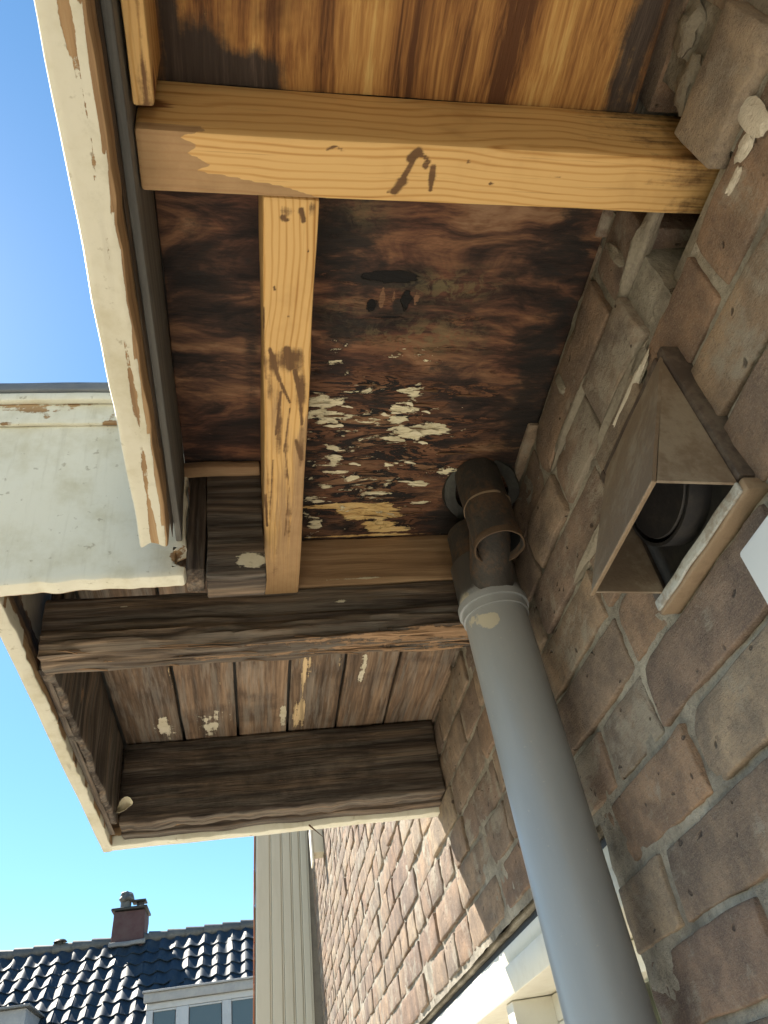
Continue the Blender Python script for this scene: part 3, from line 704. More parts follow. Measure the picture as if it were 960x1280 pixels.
# linings inside the wide box
def rag(axis, amp=0.012, zlim=1.49, sd=0.0):
    def fn(p):
        if p[2] < zlim: p[2] += amp * nz((p[0] * (6 if axis == 0 else 1), p[1] * (6 if axis == 1 else 1), 0), 1.5, sd) + 0.6 * amp * nz((p[0], p[1], 0), 22, sd + 4)
        return p
    return fn
E('lining_board', (-0.714, 2.425, 1.452), (-0.665, 3.925, 1.868), (3, 70, 16), 'rot_z', 0.008, 0.008, 6, 31.0,
  {'cream': lambda P: 0.45 * np.exp(-(((P[:, 1] - 2.9) / 0.12) ** 2 + ((P[:, 2] - 1.60) / 0.10) ** 2)), 'paint': lambda P: 0.30 * sst(P[:, 1], 3.4, 3.9) * sst(-P[:, 2], -1.62, -1.46)}, rag(1, 0.014, 1.50, 3.0))
E('lining_board', (-0.664, 3.93, 1.455), (1.0, 4.05, 1.868), (110, 6, 18), 'rot_x', 0.010, 0.008, 5, 33.0,
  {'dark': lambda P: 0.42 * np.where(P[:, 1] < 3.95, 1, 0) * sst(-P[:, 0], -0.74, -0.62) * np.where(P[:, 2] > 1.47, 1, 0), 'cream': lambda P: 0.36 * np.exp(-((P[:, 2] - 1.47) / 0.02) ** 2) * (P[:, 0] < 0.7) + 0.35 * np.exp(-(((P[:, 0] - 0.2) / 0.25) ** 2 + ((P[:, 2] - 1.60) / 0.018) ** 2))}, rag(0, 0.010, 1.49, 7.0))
E('nailing_strip', (-0.664, 4.052, 1.44), (1.0, 4.128, 1.56), (60, 2, 3), 'rot_x', 0.008, 0.010, 6, 35.0)
E('nailing_strip', (-0.7145, 2.425, 1.447), (-0.690, 4.04, 1.4505), (1, 40, 1), 'rot_y', 0.001, 0.004, 6, 36.0)
# soffit planks of the wide box
xs = [-0.664, -0.360, -0.075, 0.187, 0.454, 0.724, 1.01]
marks = {1: (-0.20, 3.75, 0.10, 0.22), 2: (0.16, 3.75, 0.03, 0.25), 3: (0.245, 3.2, 0.045, 0.75), 4: (0.55, 3.3, 0.03, 0.3), 0: (-0.43, 3.78, 0.08, 0.16)}
for i in range(len(xs) - 1):
    a = {}
    if i == 3:
        a['cream'] = gauss((0.235, 2.8, 0.045, 0.30, 0.72), (0.265, 3.3, 0.06, 0.22, 0.66), (0.24, 3.74, 0.05, 0.25, 0.72), (0.43, 3.1, 0.018, 0.8, 0.55), (0.23, 3.2, 0.02, 0.6, 0.5))
    elif i in marks:
        x, y, rx, ry = marks[i]; a['paint'] = gauss((x, y, rx, ry, 0.60), (x + 0.09, y - 0.2, 0.03, 0.5, 0.36), (x - 0.04, y - 0.7, 0.05, 0.3, 0.30)); a['cream'] = gauss((x + 0.06, y - 0.5, 0.03, 0.5, 0.42))
    else:
        a['cream'] = gauss((0.62, 2.7, 0.05, 0.3, 0.3))
    a['dark'] = lambda P, x0=xs[i], x1=xs[i + 1]: 0.55 * (np.exp(-((P[:, 0] - x0) / 0.018) ** 2) + np.exp(-((P[:, 0] - x1) / 0.018) ** 2)) * np.clip(0.6 + nzv(P, (1, 2, 1), x0 * 9), 0, 1)
    E('soffit_plank', (xs[i] + 0.006 + 0.003 * rnd.random(), 2.424, 1.87 + 0.006 * rnd.random()), (xs[i + 1] - 0.006, 3.97, 1.915), (12, 50, 1), 'plank_y', 0.005, 0.004, 4, 40.0 + i, a)
# rotten beam across the step, its lower edge fibrous and split
def beam_fn(p):
    x, y, z = p
    k = max(0.0, min(1.0, (1.60 - z) / 0.17))
    q = (x * 1.2, y * 9, z * 14)
    z += k * (0.022 * nz(q, 1.6, 3.0) + 0.016 * nz((x * 3, y * 22, z * 30), 1.4, 8.0))
    y += k * (0.030 * nz((x * 1.0, y * 6, z * 22), 1.6, 13.0) + 0.014 * nz((x * 4, y * 10, z * 50), 1.3, 18.0))
    return [x, y, z]
E('rotten_beam', (-0.69, 2.29, 1.425), (1.02, 2.421, 1.648), (150, 12, 22), 'rot_x', 0.010, 0.006, 5, 51.0,
  {'cream': lambda P: np.clip(0.36 * sst(-P[:, 2], -1.475, -1.43) * (0.6 + sst(P[:, 0], -0.5, 0.5)) + 0.2 * nzv(P, (1, 8, 20), 4.0) * (P[:, 2] < 1.50), 0, 0.75),
   'paint': lambda P: 0.5 * np.exp(-(((P[:, 0] - 0.33) / 0.05) ** 2 + ((P[:, 2] - 1.575) / 0.012) ** 2)) + 0.42 * np.exp(-(((P[:, 0] + 0.42) / 0.12) ** 2 + ((P[:, 2] - 1.60) / 0.012) ** 2))}, beam_fn)
E('cross_board', (0.03, 2.286, 1.652), (1.01, 2.40, 1.868), (60, 2, 12), 'tan_x', 0.006, 0.005, 5, 53.0,
  {'paint': lambda P: 0.75 * np.exp(-((P[:, 2] - 1.668) / 0.006) ** 2) * ((P[:, 0] > 0.24) & (P[:, 0] < 0.60)), 'dark': lambda P: 0.5 * sst(P[:, 0], 0.6, 0.95)})
# packing blocks behind the cross fascia
E('packing_block', (-0.184, 1.905, 1.455), (-0.128, 2.02, 1.866), (2, 2, 12), 'rot_z', 0.006, 0.008, 6, 55.0)
E('packing_block', (-0.124, 1.900, 1.425), (0.055, 2.02, 1.866), (14, 3, 34), 'rot_x', 0.006, 0.008, 6, 57.0,
  {'paint': lambda P: 0.82 * np.exp(-(((P[:, 0] - 0.015) / 0.060) ** 2 + ((P[:, 2] - 1.482) / 0.034) ** 2)) * (P[:, 0] > -0.055)})
E('packing_strip', (-0.20, 1.85, 1.835), (0.056, 1.898, 1.866), (12, 2, 2), 'tan_x', 0.006, 0.008, 6, 58.0)
# ledger and battens
E('ledger_board', (-0.215, -9.0, 1.55), (-0.196, 1.884, 1.866), (1, 60, 5), 'grey_y', 0.004, 0.003, 4, 61.0, {'dark': lambda P: 0.35 * sst(-P[:, 1], -0.9, -0.3)})
E('backing_board', (-0.217, -9.0, 1.50), (-0.2155, 1.80, 1.86), (1, 60, 3), 'rot_y', 0.0005, 0.0, 4, 62.0)
stain_x = strokes((0.345, 0.772, 0.362, 0.752, 0.013, 1.0), (0.358, 0.752, 0.383, 0.690, 0.007, 0.85), (0.372, 0.700, 0.386, 0.684, 0.010, 1.0), (0.392, 0.688, 0.414, 0.705, 0.005, 0.6), (0.424, 0.715, 0.426, 0.765, 0.007, 0.9), (0.406, 0.712, 0.408, 0.714, 0.007, 0.95), (0.330, 0.775, 0.35, 0.774, 0.006, 0.7), (0.19, 0.690, 0.205, 0.684, 0.004, 0.7), (0.21, 0.683, 0.225, 0.690, 0.003, 0.6), (0.56, 0.745, 0.562, 0.746, 0.005, 0.9), (0.50, 0.70, 0.502, 0.701, 0.004, 0.8), (0.69, 0.72, 0.72, 0.722, 0.003, 0.6))
def old_end(P):
    # the left end kept its brown weathering where it was covered; the boundary is torn along the grain
    e = -0.075 + 0.055 * nzv(P, (1, 42, 20), 3.0) + 0.03 * nzv(P, (4, 90, 40), 7.0) + 0.30 * np.clip((P[:, 1] - 0.735) / 0.06, 0, 1) ** 1.5
    e = np.where(P[:, 2] > 1.63, -0.2, e)
    return sst(e - P[:, 0], -0.012, 0.012)
E('cross_beam', (-0.196, 0.668, 1.613), (1.22, 0.797, 1.868), (230, 26, 6), 'pine_x', 0.008, 0.004, 3.0, 65.0,
  {'aged': old_end, 'dark': lambda P: np.where(P[:, 2] < 1.63, np.maximum(stain_x(P), (0.35 * sst(P[:, 0], 0.80, 1.02))), np.maximum(0.42 * sst(P[:, 0], 0.66, 0.95), 0.55 * np.exp(-((P[:, 2] - 1.866) / 0.01) ** 2)))})  # right-end darkening is shade put into the colour, besides the stains
E('batten', (-0.192, -9.0, 1.615), (-0.150, 0.628, 1.866), (4, 90, 4), 'pine_y', 0.007, 0.005, 4.0, 67.0,
  {'dark': lambda P: 0.45 * np.exp(-((P[:, 0] + 0.163 + 0.008 * nzv(P, (1, 3, 1), 5)) / 0.004) ** 2) * (P[:, 1] > -0.5) + 0.5 * sst(P[:, 1], 0.60, 0.63)})
bat_st = strokes((0.118, 1.20, 0.128, 1.26, 0.014, 1.0), (0.075, 1.20, 0.10, 1.30, 0.007, 0.85), (0.10, 1.30, 0.13, 1.38, 0.005, 0.8), (0.14, 1.27, 0.158, 1.36, 0.008, 0.9), (0.158, 1.36, 0.165, 1.46, 0.005, 0.85), (0.105, 1.34, 0.092, 1.50, 0.004, 0.75),
               (0.13, 1.40, 0.118, 1.56, 0.004, 0.7), (0.118, 1.56, 0.135, 1.72, 0.004, 0.7), (0.15, 1.52, 0.168, 1.60, 0.009, 0.75), (0.135, 1.72, 0.125, 1.95, 0.004, 0.7), (0.085, 1.6, 0.075, 1.9, 0.004, 0.6), (0.062, 1.75, 0.068, 1.9, 0.006, 0.9),
               (0.10, 0.845, 0.112, 0.85, 0.007, 0.8), (0.142, 0.825, 0.148, 0.85, 0.008, 0.8), (0.16, 0.92, 0.161, 0.925, 0.004, 0.8), (0.085, 1.02, 0.087, 1.03, 0.004, 0.8), (0.12, 1.10, 0.121, 1.105, 0.004, 0.8), (0.06, 1.08, 0.063, 1.3, 0.004, 0.6))
bat_bl = gauss((0.125, 1.235, 0.045, 0.055, 0.78), (0.085, 1.25, 0.02, 0.05, 0.6), (0.16, 1.35, 0.018, 0.09, 0.72), (0.075, 1.32, 0.012, 0.08, 0.5), (0.10, 1.48, 0.010, 0.16, 0.55), (0.166, 1.56, 0.010, 0.16, 0.62),
               (0.125, 1.62, 0.008, 0.2, 0.52), (0.07, 1.70, 0.010, 0.2, 0.5), (0.14, 1.85, 0.012, 0.2, 0.46), (0.10, 2.05, 0.015, 0.2, 0.42), (0.11, 0.83, 0.03, 0.02, 0.45), (0.165, 0.82, 0.012, 0.02, 0.5))
bat_dark = lambda P: np.where(P[:, 2] < 1.64, np.maximum(bat_st(P), bat_bl(P)), 0)
bat_aged = lambda P: np.where(P[:, 2] < 1.70, 1.05 * sst(P[:, 1] + 0.25 * nzv(P, (22, 2.0, 1), 4.0), 1.10, 1.45) * (0.62 + 0.5 * nzv(P, (16, 2.2, 1), 8.0)), 0)
E('batten', (0.058, 0.799, 1.615), (0.181, 2.284, 1.866), (26, 200, 4), 'pine_y', 0.007, 0.004, 4.0, 69.0, {'dark': lambda P: 1.12 * bat_dark(P), 'aged': bat_aged})
# plywood sheets
def sheet(x0, x1, y0, y1, z, dx, dy, amp, seed):
    nx = int((x1 - x0) / dx); ny = int((y1 - y0) / dy)
    return sbox((x0, y0, z), (x1, y1, z + 0.035), (nx, ny, 1), 0.003, amp, 4.0, seed)
near_dark = gauss((0.02, 0.66, 0.095, 0.06, 1.6), (-0.08, 0.65, 0.08, 0.11, 1.4), (-0.13, 0.45, 0.03, 0.3, 1.0), (-0.02, 0.30, 0.04, 0.12, 0.45), (0.93, 0.5, 0.06, 0.4, 0.9))
build('plywood_sheet', sheet(-0.194, 0.975, -9.0, 0.672, 1.870, 0.02, 0.03, 0.004, 71.0), W['ply_near'], eave,
      {'dark': near_dark, 'cream': gauss((-0.042, 0.535, 0.012, 0.04, 0.7), (-0.062, 0.63, 0.004, 0.03, 0.6), (0.33, 0.62, 0.012, 0.06, 0.42), (0.60, 0.50, 0.01, 0.1, 0.3), (0.42, 0.45, 0.03, 0.25, 0.36), (0.25, 0.52, 0.02, 0.2, 0.34), (0.52, 0.35, 0.03, 0.2, 0.34), (0.68, 0.5, 0.015, 0.25, 0.3))})
mid_cream = gauss((0.250, 1.600, 0.060, 0.022, 0.86), (0.262, 1.650, 0.075, 0.022, 0.86), (0.265, 1.675, 0.05, 0.012, 0.8), (0.536, 1.548, 0.035, 0.012, 0.72), (0.545, 1.59, 0.022, 0.022, 0.8), (0.53, 1.63, 0.05, 0.020, 0.86), (0.505, 1.67, 0.03, 0.02, 0.74),
                  (0.600, 1.728, 0.090, 0.030, 0.95), (0.50, 1.77, 0.05, 0.018, 0.66), (0.486, 1.412, 0.08, 0.005, 0.8), (0.60, 1.43, 0.05, 0.004, 0.6), (0.30, 1.80, 0.020, 0.02, 0.66), (0.31, 1.86, 0.015, 0.03, 0.7), (0.625, 1.985, 0.03, 0.014, 0.76),
                  (0.33, 1.915, 0.03, 0.010, 0.6), (0.29, 1.985, 0.03, 0.012, 0.7), (0.48, 2.03, 0.05, 0.010, 0.66), (0.51, 1.97, 0.018, 0.03, 0.6), (0.72, 1.93, 0.05, 0.02, 0.62), (0.65, 2.09, 0.06, 0.008, 0.6), (0.23, 1.72, 0.03, 0.01, 0.6), (0.27, 2.06, 0.04, 0.02, 0.6),
                  (0.40, 1.64, 0.04, 0.008, 0.55), (0.37, 1.72, 0.03, 0.006, 0.55), (0.26, 2.2, 0.03, 0.05, 0.62), (0.42, 1.78, 0.24, 0.36, 0.27), k=1.35)
mid_yel = gauss((0.36, 2.096, 0.14, 0.014, 0.95), (0.46, 2.135, 0.105, 0.045, 1.05), (0.50, 2.215, 0.07, 0.03, 0.8), (0.55, 2.245, 0.10, 0.016, 0.85), (0.47, 2.277, 0.22, 0.006, 0.95), k=1.25)
mid_dark = gauss((0.27, 1.03, 0.16, 0.20, 0.72), (0.43, 1.15, 0.10, 0.026, 1.7), (0.30, 1.30, 0.14, 0.12, 0.66), (0.46, 1.235, 0.022, 0.024, 1.6), (0.38, 1.24, 0.02, 0.03, 1.0), (0.78, 2.2, 0.12, 0.14, 0.9), (0.86, 2.02, 0.14, 0.14, 0.9), (0.95, 1.6, 0.10, 0.6, 0.75), (0.92, 1.0, 0.10, 0.3, 0.55), (0.22, 2.0, 0.06, 0.3, 0.6), (0.36, 2.22, 0.10, 0.05, 0.8),
                 (0.62, 1.46, 0.06, 0.04, 0.6), (0.44, 1.60, 0.05, 0.06, 0.75), (0.30, 1.48, 0.1, 0.04, 0.5), (0.66, 1.25, 0.16, 0.03, 0.5), (0.36, 1.76, 0.2, 0.03, 0.5), (0.62, 2.04, 0.10, 0.03, 0.55), (-0.08, 1.1, 0.10, 0.35, 0.45), (-0.04, 1.85, 0.2, 0.04, 0.6), (-0.02, 0.85, 0.2, 0.06, 0.7), (0.03, 1.5, 0.03, 0.6, 0.5))
mid_grime = gauss((0.60, 1.165, 0.13, 0.05, 0.9), (0.57, 1.34, 0.16, 0.07, 0.8), (0.42, 1.33, 0.08, 0.03, 0.7), (0.33, 0.95, 0.06, 0.05, 0.5), (0.30, 1.25, 0.08, 0.06, 0.35))
mid_rot = gauss((0.45, 1.80, 0.38, 0.55, 1.15), (0.40, 1.25, 0.18, 0.12, 0.6), (0.75, 1.55, 0.2, 0.2, 0.55), (-0.05, 1.45, 0.10, 0.2, 0.45))
ply = build('plywood_sheet', sheet(-0.194, 1.01, 0.792, 2.30, 1.870, 0.011, 0.009, 0.006, 73.0), W['ply_mid'], eave,
            {'dark': mid_dark, 'paint': mid_cream, 'cream': mid_yel, 'grime': mid_grime, 'rot': mid_rot,
             'hole': gauss((0.43, 1.142, 0.095, 0.026, 0.9), (0.475, 1.215, 0.020, 0.045, 0.85), (0.375, 1.235, 0.018, 0.032, 0.75), (0.43, 1.272, 0.07, 0.007, 0.7)),  # hole is not cut; its dark depth is painted into the colour
             'splint': gauss((0.405, 1.21, 0.012, 0.045, 0.8), (0.44, 1.20, 0.008, 0.035, 0.75), (0.505, 1.215, 0.010, 0.04, 0.7), (0.31, 1.24, 0.03, 0.008, 0.6))})
# lifted veneer splinters and curls on the rotten sheet
def flake(x, y, z, lx, ly, lift, seed, axis=0):
    vs = []; fs = []; nx = 6
    for lay in (0, 1):
        for i in range(nx + 1):
            t = i / nx
            w = ly * math.sin(math.pi * (0.10 + 0.82 * t)) * (0.75 + 0.4 * noise.noise(Vector((seed, t * 4, 0))))
            zz = z - lift * t ** 2 - (0.0018 if lay else 0)
            for s in (-1, 1):
                u = -lx / 2 + lx * t; v = s * w / 2 + 0.3 * ly * noise.noise(Vector((seed + 3, t * 3, s * 0.7)))
                vs.append((x + u, y + v, zz) if axis == 0 else (x + v, y + u, zz))
    k = 2 * (nx + 1)
    for lay in (0, 1):
        for i in range(nx):
            a = lay * k + 2 * i; q = (a, a + 1, a + 3, a + 2); fs.append(q if lay else tuple(reversed(q)))
    for i in range(nx):
        a = 2 * i; fs.append((a, a + 2, a + 2 + k, a + k)); fs.append((a + 3, a + 1, a + 1 + k, a + 3 + k))
    fs.append((0, k, k + 1, 1)); fs.append((2 * nx, 2 * nx + 1, 2 * nx + 1 + k, 2 * nx + k))
    return vs, fs
M['veneer'] = m_simple('veneer_sliver', (0.13, 0.072, 0.038), 0.8, 0.2, 0.0, 0.4, 60, 0.4, 0.5, (0.08, 0.045, 0.03), (0.2, 1, 1))
M['paintflake'] = m_simple('cream_paint_flake', (0.62, 0.57, 0.42), 0.6, 0.3, 0.0, 0.12, 40, 0.3, 0.3, (0.38, 0.30, 0.18))
rf = random.Random(3)
def area(n_, x0, x1, y0, y1): return [(rf.uniform(x0, x1), rf.uniform(y0, y1)) for _ in range(n_)]
sl_, pf_ = [], []
for x, y in area(26, 0.22, 0.80, 1.50, 2.20):
    sl_.append(flake(x, y, 1.868, rf.uniform(0.03, 0.10), rf.uniform(0.003, 0.009), rf.uniform(0.003, 0.010), rf.uniform(0, 90)))
build('veneer_slivers', join(*sl_), M['veneer'], eave, kind='stuff')
for x, y in [(0.25, 1.60), (0.28, 1.66), (0.54, 1.60), (0.58, 1.73), (0.63, 1.72), (0.50, 1.64), (0.31, 1.83), (0.62, 1.985), (0.48, 2.03)] + area(10, 0.24, 0.66, 1.55, 2.05):
    pf_.append(flake(x, y, 1.868, rf.uniform(0.02, 0.07), rf.uniform(0.008, 0.018), rf.uniform(0.003, 0.012), rf.uniform(0, 90)))
build('paint_flakes', join(*pf_), M['paintflake'], eave, kind='stuff')
# fibres hanging off the rotten beam, a curl of paint in the corner, a splinter under the end fascia
fb = []
for i in range(70):
    x = rf.uniform(-0.6, 0.95); fb.append(flake(x, rf.uniform(2.28, 2.42), 1.43 + 0.01 * rf.random() + (0.06 * rf.random() if rf.random() < 0.4 else 0), rf.uniform(0.06, 0.22), rf.uniform(0.006, 0.016), rf.uniform(0.002, 0.016), i * 3.3))
M['fibre'] = m_simple('rotten_fibre', (0.20, 0.125, 0.075), 0.85, 0.15, 0.0, 0.5, 50, 0.4, 0.6, (0.06, 0.042, 0.033), (0.2, 1, 1))
build('wood_fibres', join(*fb), M['fibre'], eave, kind='stuff')
cv, cf = [], []
for lay in (0, 1):
    for i in range(7):
        for j in range(5):
            u = (i / 6 - 0.5) * 2; w = (j / 4 - 0.5) * 2; hw = math.sqrt(max(0.04, 1 - u * u))
            cv.append((-0.632 + 0.036 * u + 0.006 * w, 3.915 - 0.055 * (1 - 0.5 * u * u) - 0.02 * w * w - 0.003 * lay, 1.515 + 0.036 * hw * w + 0.012 * u))
for lay in (0, 1):
    for i in range(6):
        for j in range(4):
            a = lay * 35 + i * 5 + j; q = (a, a + 1, a + 6, a + 5); cf.append(q if lay else tuple(reversed(q)))
for i in range(6):
    for j in (0, 4):
        a = i * 5 + j; cf.append((a, a + 5, a + 40, a + 35))
for j in range(4):
    for i in (0, 6):
        a = i * 5 + j; cf.append((a, a + 1, a + 36, a + 35))
build('paint_curl', (cv, cf), M['paintflake'], eave, label='curl of cream paint in the far corner')
build('splinter', tube((0.28, 4.12, 1.42), (0.345, 4.06, 1.33), 0.005, 0.001, 6, 3), M['fibre'], eave)
# roof deck and felt above
build('roof_deck', join(sbox((-0.21, -9.0, 1.93), (1.26, 1.88, 2.18), b=0.01), sbox((-0.71, 1.95, 1.93), (1.0, 4.12, 2.18), b=0.01)), M['felt'], eave)
build('roof_felt', join(sbox((-0.30, -9.0, 2.20), (1.0, 1.83, 2.222), b=0.004), sbox((-0.70, 1.96, 2.203), (1.0, 4.115, 2.222), b=0.004)), M['felt'], eave)

# ------------------------------------------------------------------ drainpipe and the old stub above it
PX, PY, PR = 0.841, 2.148, 0.109
pipe = thing('drainpipe', 'grey plastic drainpipe with scuffed socket running down the brick wall', 'drainpipe', U(PX, PY, -CZ / S))
scuff = lambda P: np.exp(-(((P[:, 0] - 0.785) / 0.035) ** 2 + ((P[:, 2] - 1.31) / 0.032) ** 2)) * (P[:, 1] < PY)
build('pipe', tube((PX, PY, -CZ / S), (PX, PY, 1.385), PR, PR, 56, 460), M['pipe'], pipe, {'paint': lambda P: np.where(P[:, 2] > 0.9, scuff(P), 0) + 0.5 * np.exp(-(((P[:, 0] - 0.745) / 0.02) ** 2 + ((P[:, 2] - 1.35) / 0.03) ** 2)) * (P[:, 1] < PY + 0.03)})
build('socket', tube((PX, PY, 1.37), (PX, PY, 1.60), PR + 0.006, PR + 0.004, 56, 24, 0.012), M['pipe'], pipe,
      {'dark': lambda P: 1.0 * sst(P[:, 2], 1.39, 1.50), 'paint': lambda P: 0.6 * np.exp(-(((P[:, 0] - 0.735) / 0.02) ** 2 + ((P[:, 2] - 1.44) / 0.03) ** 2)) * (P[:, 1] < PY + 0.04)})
build('socket_rim', tube((PX, PY, 1.40), (PX, PY, 1.425), PR + 0.014, PR + 0.014, 56, 1, 0.012), M['pipe'], pipe)
build('collar', tube((PX + 0.003, PY, 1.585), (PX + 0.005, PY + 0.01, 1.76), PR - 0.006, PR - 0.012, 48, 6, 0.01, jit=0.03), M['oldpipe'], pipe)
build('cracked_liner', tube((0.8335, 1.925, 1.66), (PX - 0.004, PY - 0.03, 1.43), 0.069, 0.078, 40, 10, 0.006, jit=0.03), M['oldpipe'], pipe)
stub = thing('pipe_stub', 'short rusty pipe stub hanging crooked from the rotten plywood beside the drainpipe', 'pipe', U(0.875, 2.02, 1.86))
A0, A1 = (0.838, 1.938, 1.862), (0.832, 1.918, 1.505)
build('tube', tube(A0, A1, 0.082, 0.083, 44, 20, 0.004, jit=0.03), M['oldpipe'], stub)
ax = (Vector(A1) - Vector(A0)).normalized()
build('rim', tube(Vector(A1) - ax * 0.022, Vector(A1) + ax * 0.004, 0.0855, 0.086, 44, 2, 0.005, jit=0.05), M['rust_rim'], stub)
build('shade_plug', join(tube(Vector(A0) + ax * 0.02, Vector(A1) - ax * 0.10, 0.0725, 0.0735, 40, 1, 0, True, True), tube(Vector(A0) + ax * 0.1, Vector(A1) - ax * 0.024, 0.0775, 0.0785, 40, 2, 0.002)), M['void'], stub)  # plug and sleeve added so the shaded mouth comes out black
build('band', tube(Vector(A0) + ax * 0.17, Vector(A0) + ax * 0.178, 0.0845, 0.0845, 44, 1, 0.003, jit=0.05), M['vent_lip'], stub)
build('flange', tube((0.868, 2.01, 1.868), (0.864, 2.00, 1.835), 0.150, 0.138, 44, 3, 0.040, jit=0.10), M['olddark'], stub)

# ------------------------------------------------------------------ exhaust vent on the wall
VY0, VY1, VZ0, VZ1 = 0.985, 1.425, 0.890, 1.350
vent = thing('exhaust_vent', 'brown square exhaust hood with open underside on the brick wall', 'vent', U(0.97, 1.2, 0.87))
FX = 0.962
build('frame', sbox((FX, VY0, VZ0 + 0.036), (1.035, VY0 + 0.030, VZ1), (1, 1, 12), 0.008, 0.004, 7, 1), M['vent_frame'], vent)
build('frame', sbox((FX, VY1 - 0.030, VZ0 + 0.036), (1.035, VY1, VZ1), (1, 1, 12), 0.008, 0.004, 7, 2), M['vent_frame'], vent)
build('frame', sbox((FX, VY0 + 0.031, VZ1 - 0.030), (1.035, VY1 - 0.031, VZ1), (1, 12, 1), 0.008, 0.004, 7, 3), M['vent_frame'], vent)
build('frame', sbox((FX, VY0, VZ0), (1.035, VY1, VZ0 + 0.034), (2, 14, 1), 0.008, 0.004, 7, 4), M['vent_lip'], vent, label='weathered bottom bar')
build('sealant', sbox((FX - 0.009, VY0 + 0.01, VZ0 + 0.006), (FX - 0.001, VY1 - 0.01, VZ0 + 0.032), (1, 40, 1), 0.004, 0.003, 14, 5), M['vent_white'], vent)
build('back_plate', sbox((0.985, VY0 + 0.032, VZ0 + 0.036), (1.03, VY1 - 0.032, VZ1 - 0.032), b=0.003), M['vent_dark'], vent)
HY0, HY1, HZT, HZB, HX = VY0 + 0.013, 1.376, 1.325, 0.932, 0.782
wl = 0.008
def quad_plate(p, t):
    """Solid plate from four corner points and a thickness vector."""
    q = [tuple(Vector(a) + Vector(t)) for a in p]
    vs = list(p) + q
    return vs, [(0, 1, 2, 3), (7, 6, 5, 4), (0, 4, 5, 1), (1, 5, 6, 2), (2, 6, 7, 3), (3, 7, 4, 0)]
sl = Vector((FX - HX, 0, HZT - HZB)).normalized(); nrm = Vector((sl.z, 0, -sl.x))
def grid_front(nu, nv, off):
    vs = []
    for i in range(nu + 1):
        for j in range(nv + 1):
            y = HY0 + (HY1 - HY0) * i / nu; t = j / nv
            x = HX + (FX - 0.004 - HX) * t; z = HZB + (HZT - HZB) * t
            w = 0.003 * nz((x, y, z), 5, 2.0)
            vs.append((x + nrm.x * off + w, y, z + nrm.z * off))
    return vs
fv = grid_front(10, 8, 0) + grid_front(10, 8, wl); k9 = 11 * 9; ff = []
for i in range(10):
    for j in range(8):
        a = i * 9 + j; ff.append((a, a + 1, a + 10, a + 9)); ff.append((a + k9, a + 9 + k9, a + 10 + k9, a + 1 + k9))
for i in range(10):
    for j in (0, 8):
        a = i * 9 + j; ff.append((a, a + 9, a + 9 + k9, a + k9))
for j in range(8):
    for i in (0, 10):
        a = i * 9 + j; ff.append((a, a + 1, a + 1 + k9, a + k9))
build('hood_front', (fv, ff), M['vent'], vent, smooth=False)
for y in (HY0, HY1 - wl):
    ya, yb = y, y + wl
    tri = [(HX + 0.010, HZB), (FX - 0.002, HZB - 0.012), (FX - 0.002, HZT - 0.016)]
    build('hood_cheek', prism([(z, x) for x, z in tri], 1, ya + 0.0005, yb - 0.0005), M['vent'], vent, smooth=False)
lipf = join(sbox((HX - 0.004, HY0 - 0.002, HZB - 0.006), (HX + 0.007, HY1 + 0.002, HZB - 0.0005), b=0.002))
build('hood_lip', lipf, M['vent_lip'], vent)
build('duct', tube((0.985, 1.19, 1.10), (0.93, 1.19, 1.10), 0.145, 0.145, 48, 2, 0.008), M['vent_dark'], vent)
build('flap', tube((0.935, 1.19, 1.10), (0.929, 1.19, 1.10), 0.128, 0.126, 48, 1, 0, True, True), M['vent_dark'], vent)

# ------------------------------------------------------------------ ridged cream cladding beyond the end of the bricks
clad = thing('clad_pier', 'cream ridged cladding on a narrow pier beyond the sunlit bricks', 'pier', U(0.4, 15.5, -CZ / S))
bx = [-0.055, 0.225, 0.435, 0.615, 0.775, 0.925]
def lean(p): p[0] += (p[2] - 3.3) * 0.035; return p
for i in range(5):
    x0, x1 = bx[i], bx[i + 1]
    prof = [(x0 + 0.004, 15.24), (x0 + 0.004, 15.205), (x0 + 0.02, 15.19), (x1 - 0.045, 15.19), (x1 - 0.022, 15.215), (x1 - 0.003, 15.215), (x1 - 0.003, 15.24)]
    vf = prism(prof, 2, -CZ / S, 7.5); vf = ([tuple(lean(list(p))) for p in vf[0]], vf[1])
    build('cladding_board', vf, M['clad'], clad, smooth=False)
vf = sbox((-0.07, 15.245, -CZ / S), (1.25, 16.6, 7.5), (1, 1, 10), 0.01, fn=lean); build('pier', vf, M['mort2'], clad)  # widened and browned to stand in for the shadowed gap beside the bricks
for z in np.arange(-1, 7.4, 0.62):
    vf = sbox((-0.098, 15.26, z), (-0.072, 15.5, z + 0.595), (1, 1, 1), 0.006, 0.012, 4, float(z), fn=lean); build('edge_tile', vf, M['terra'], clad)

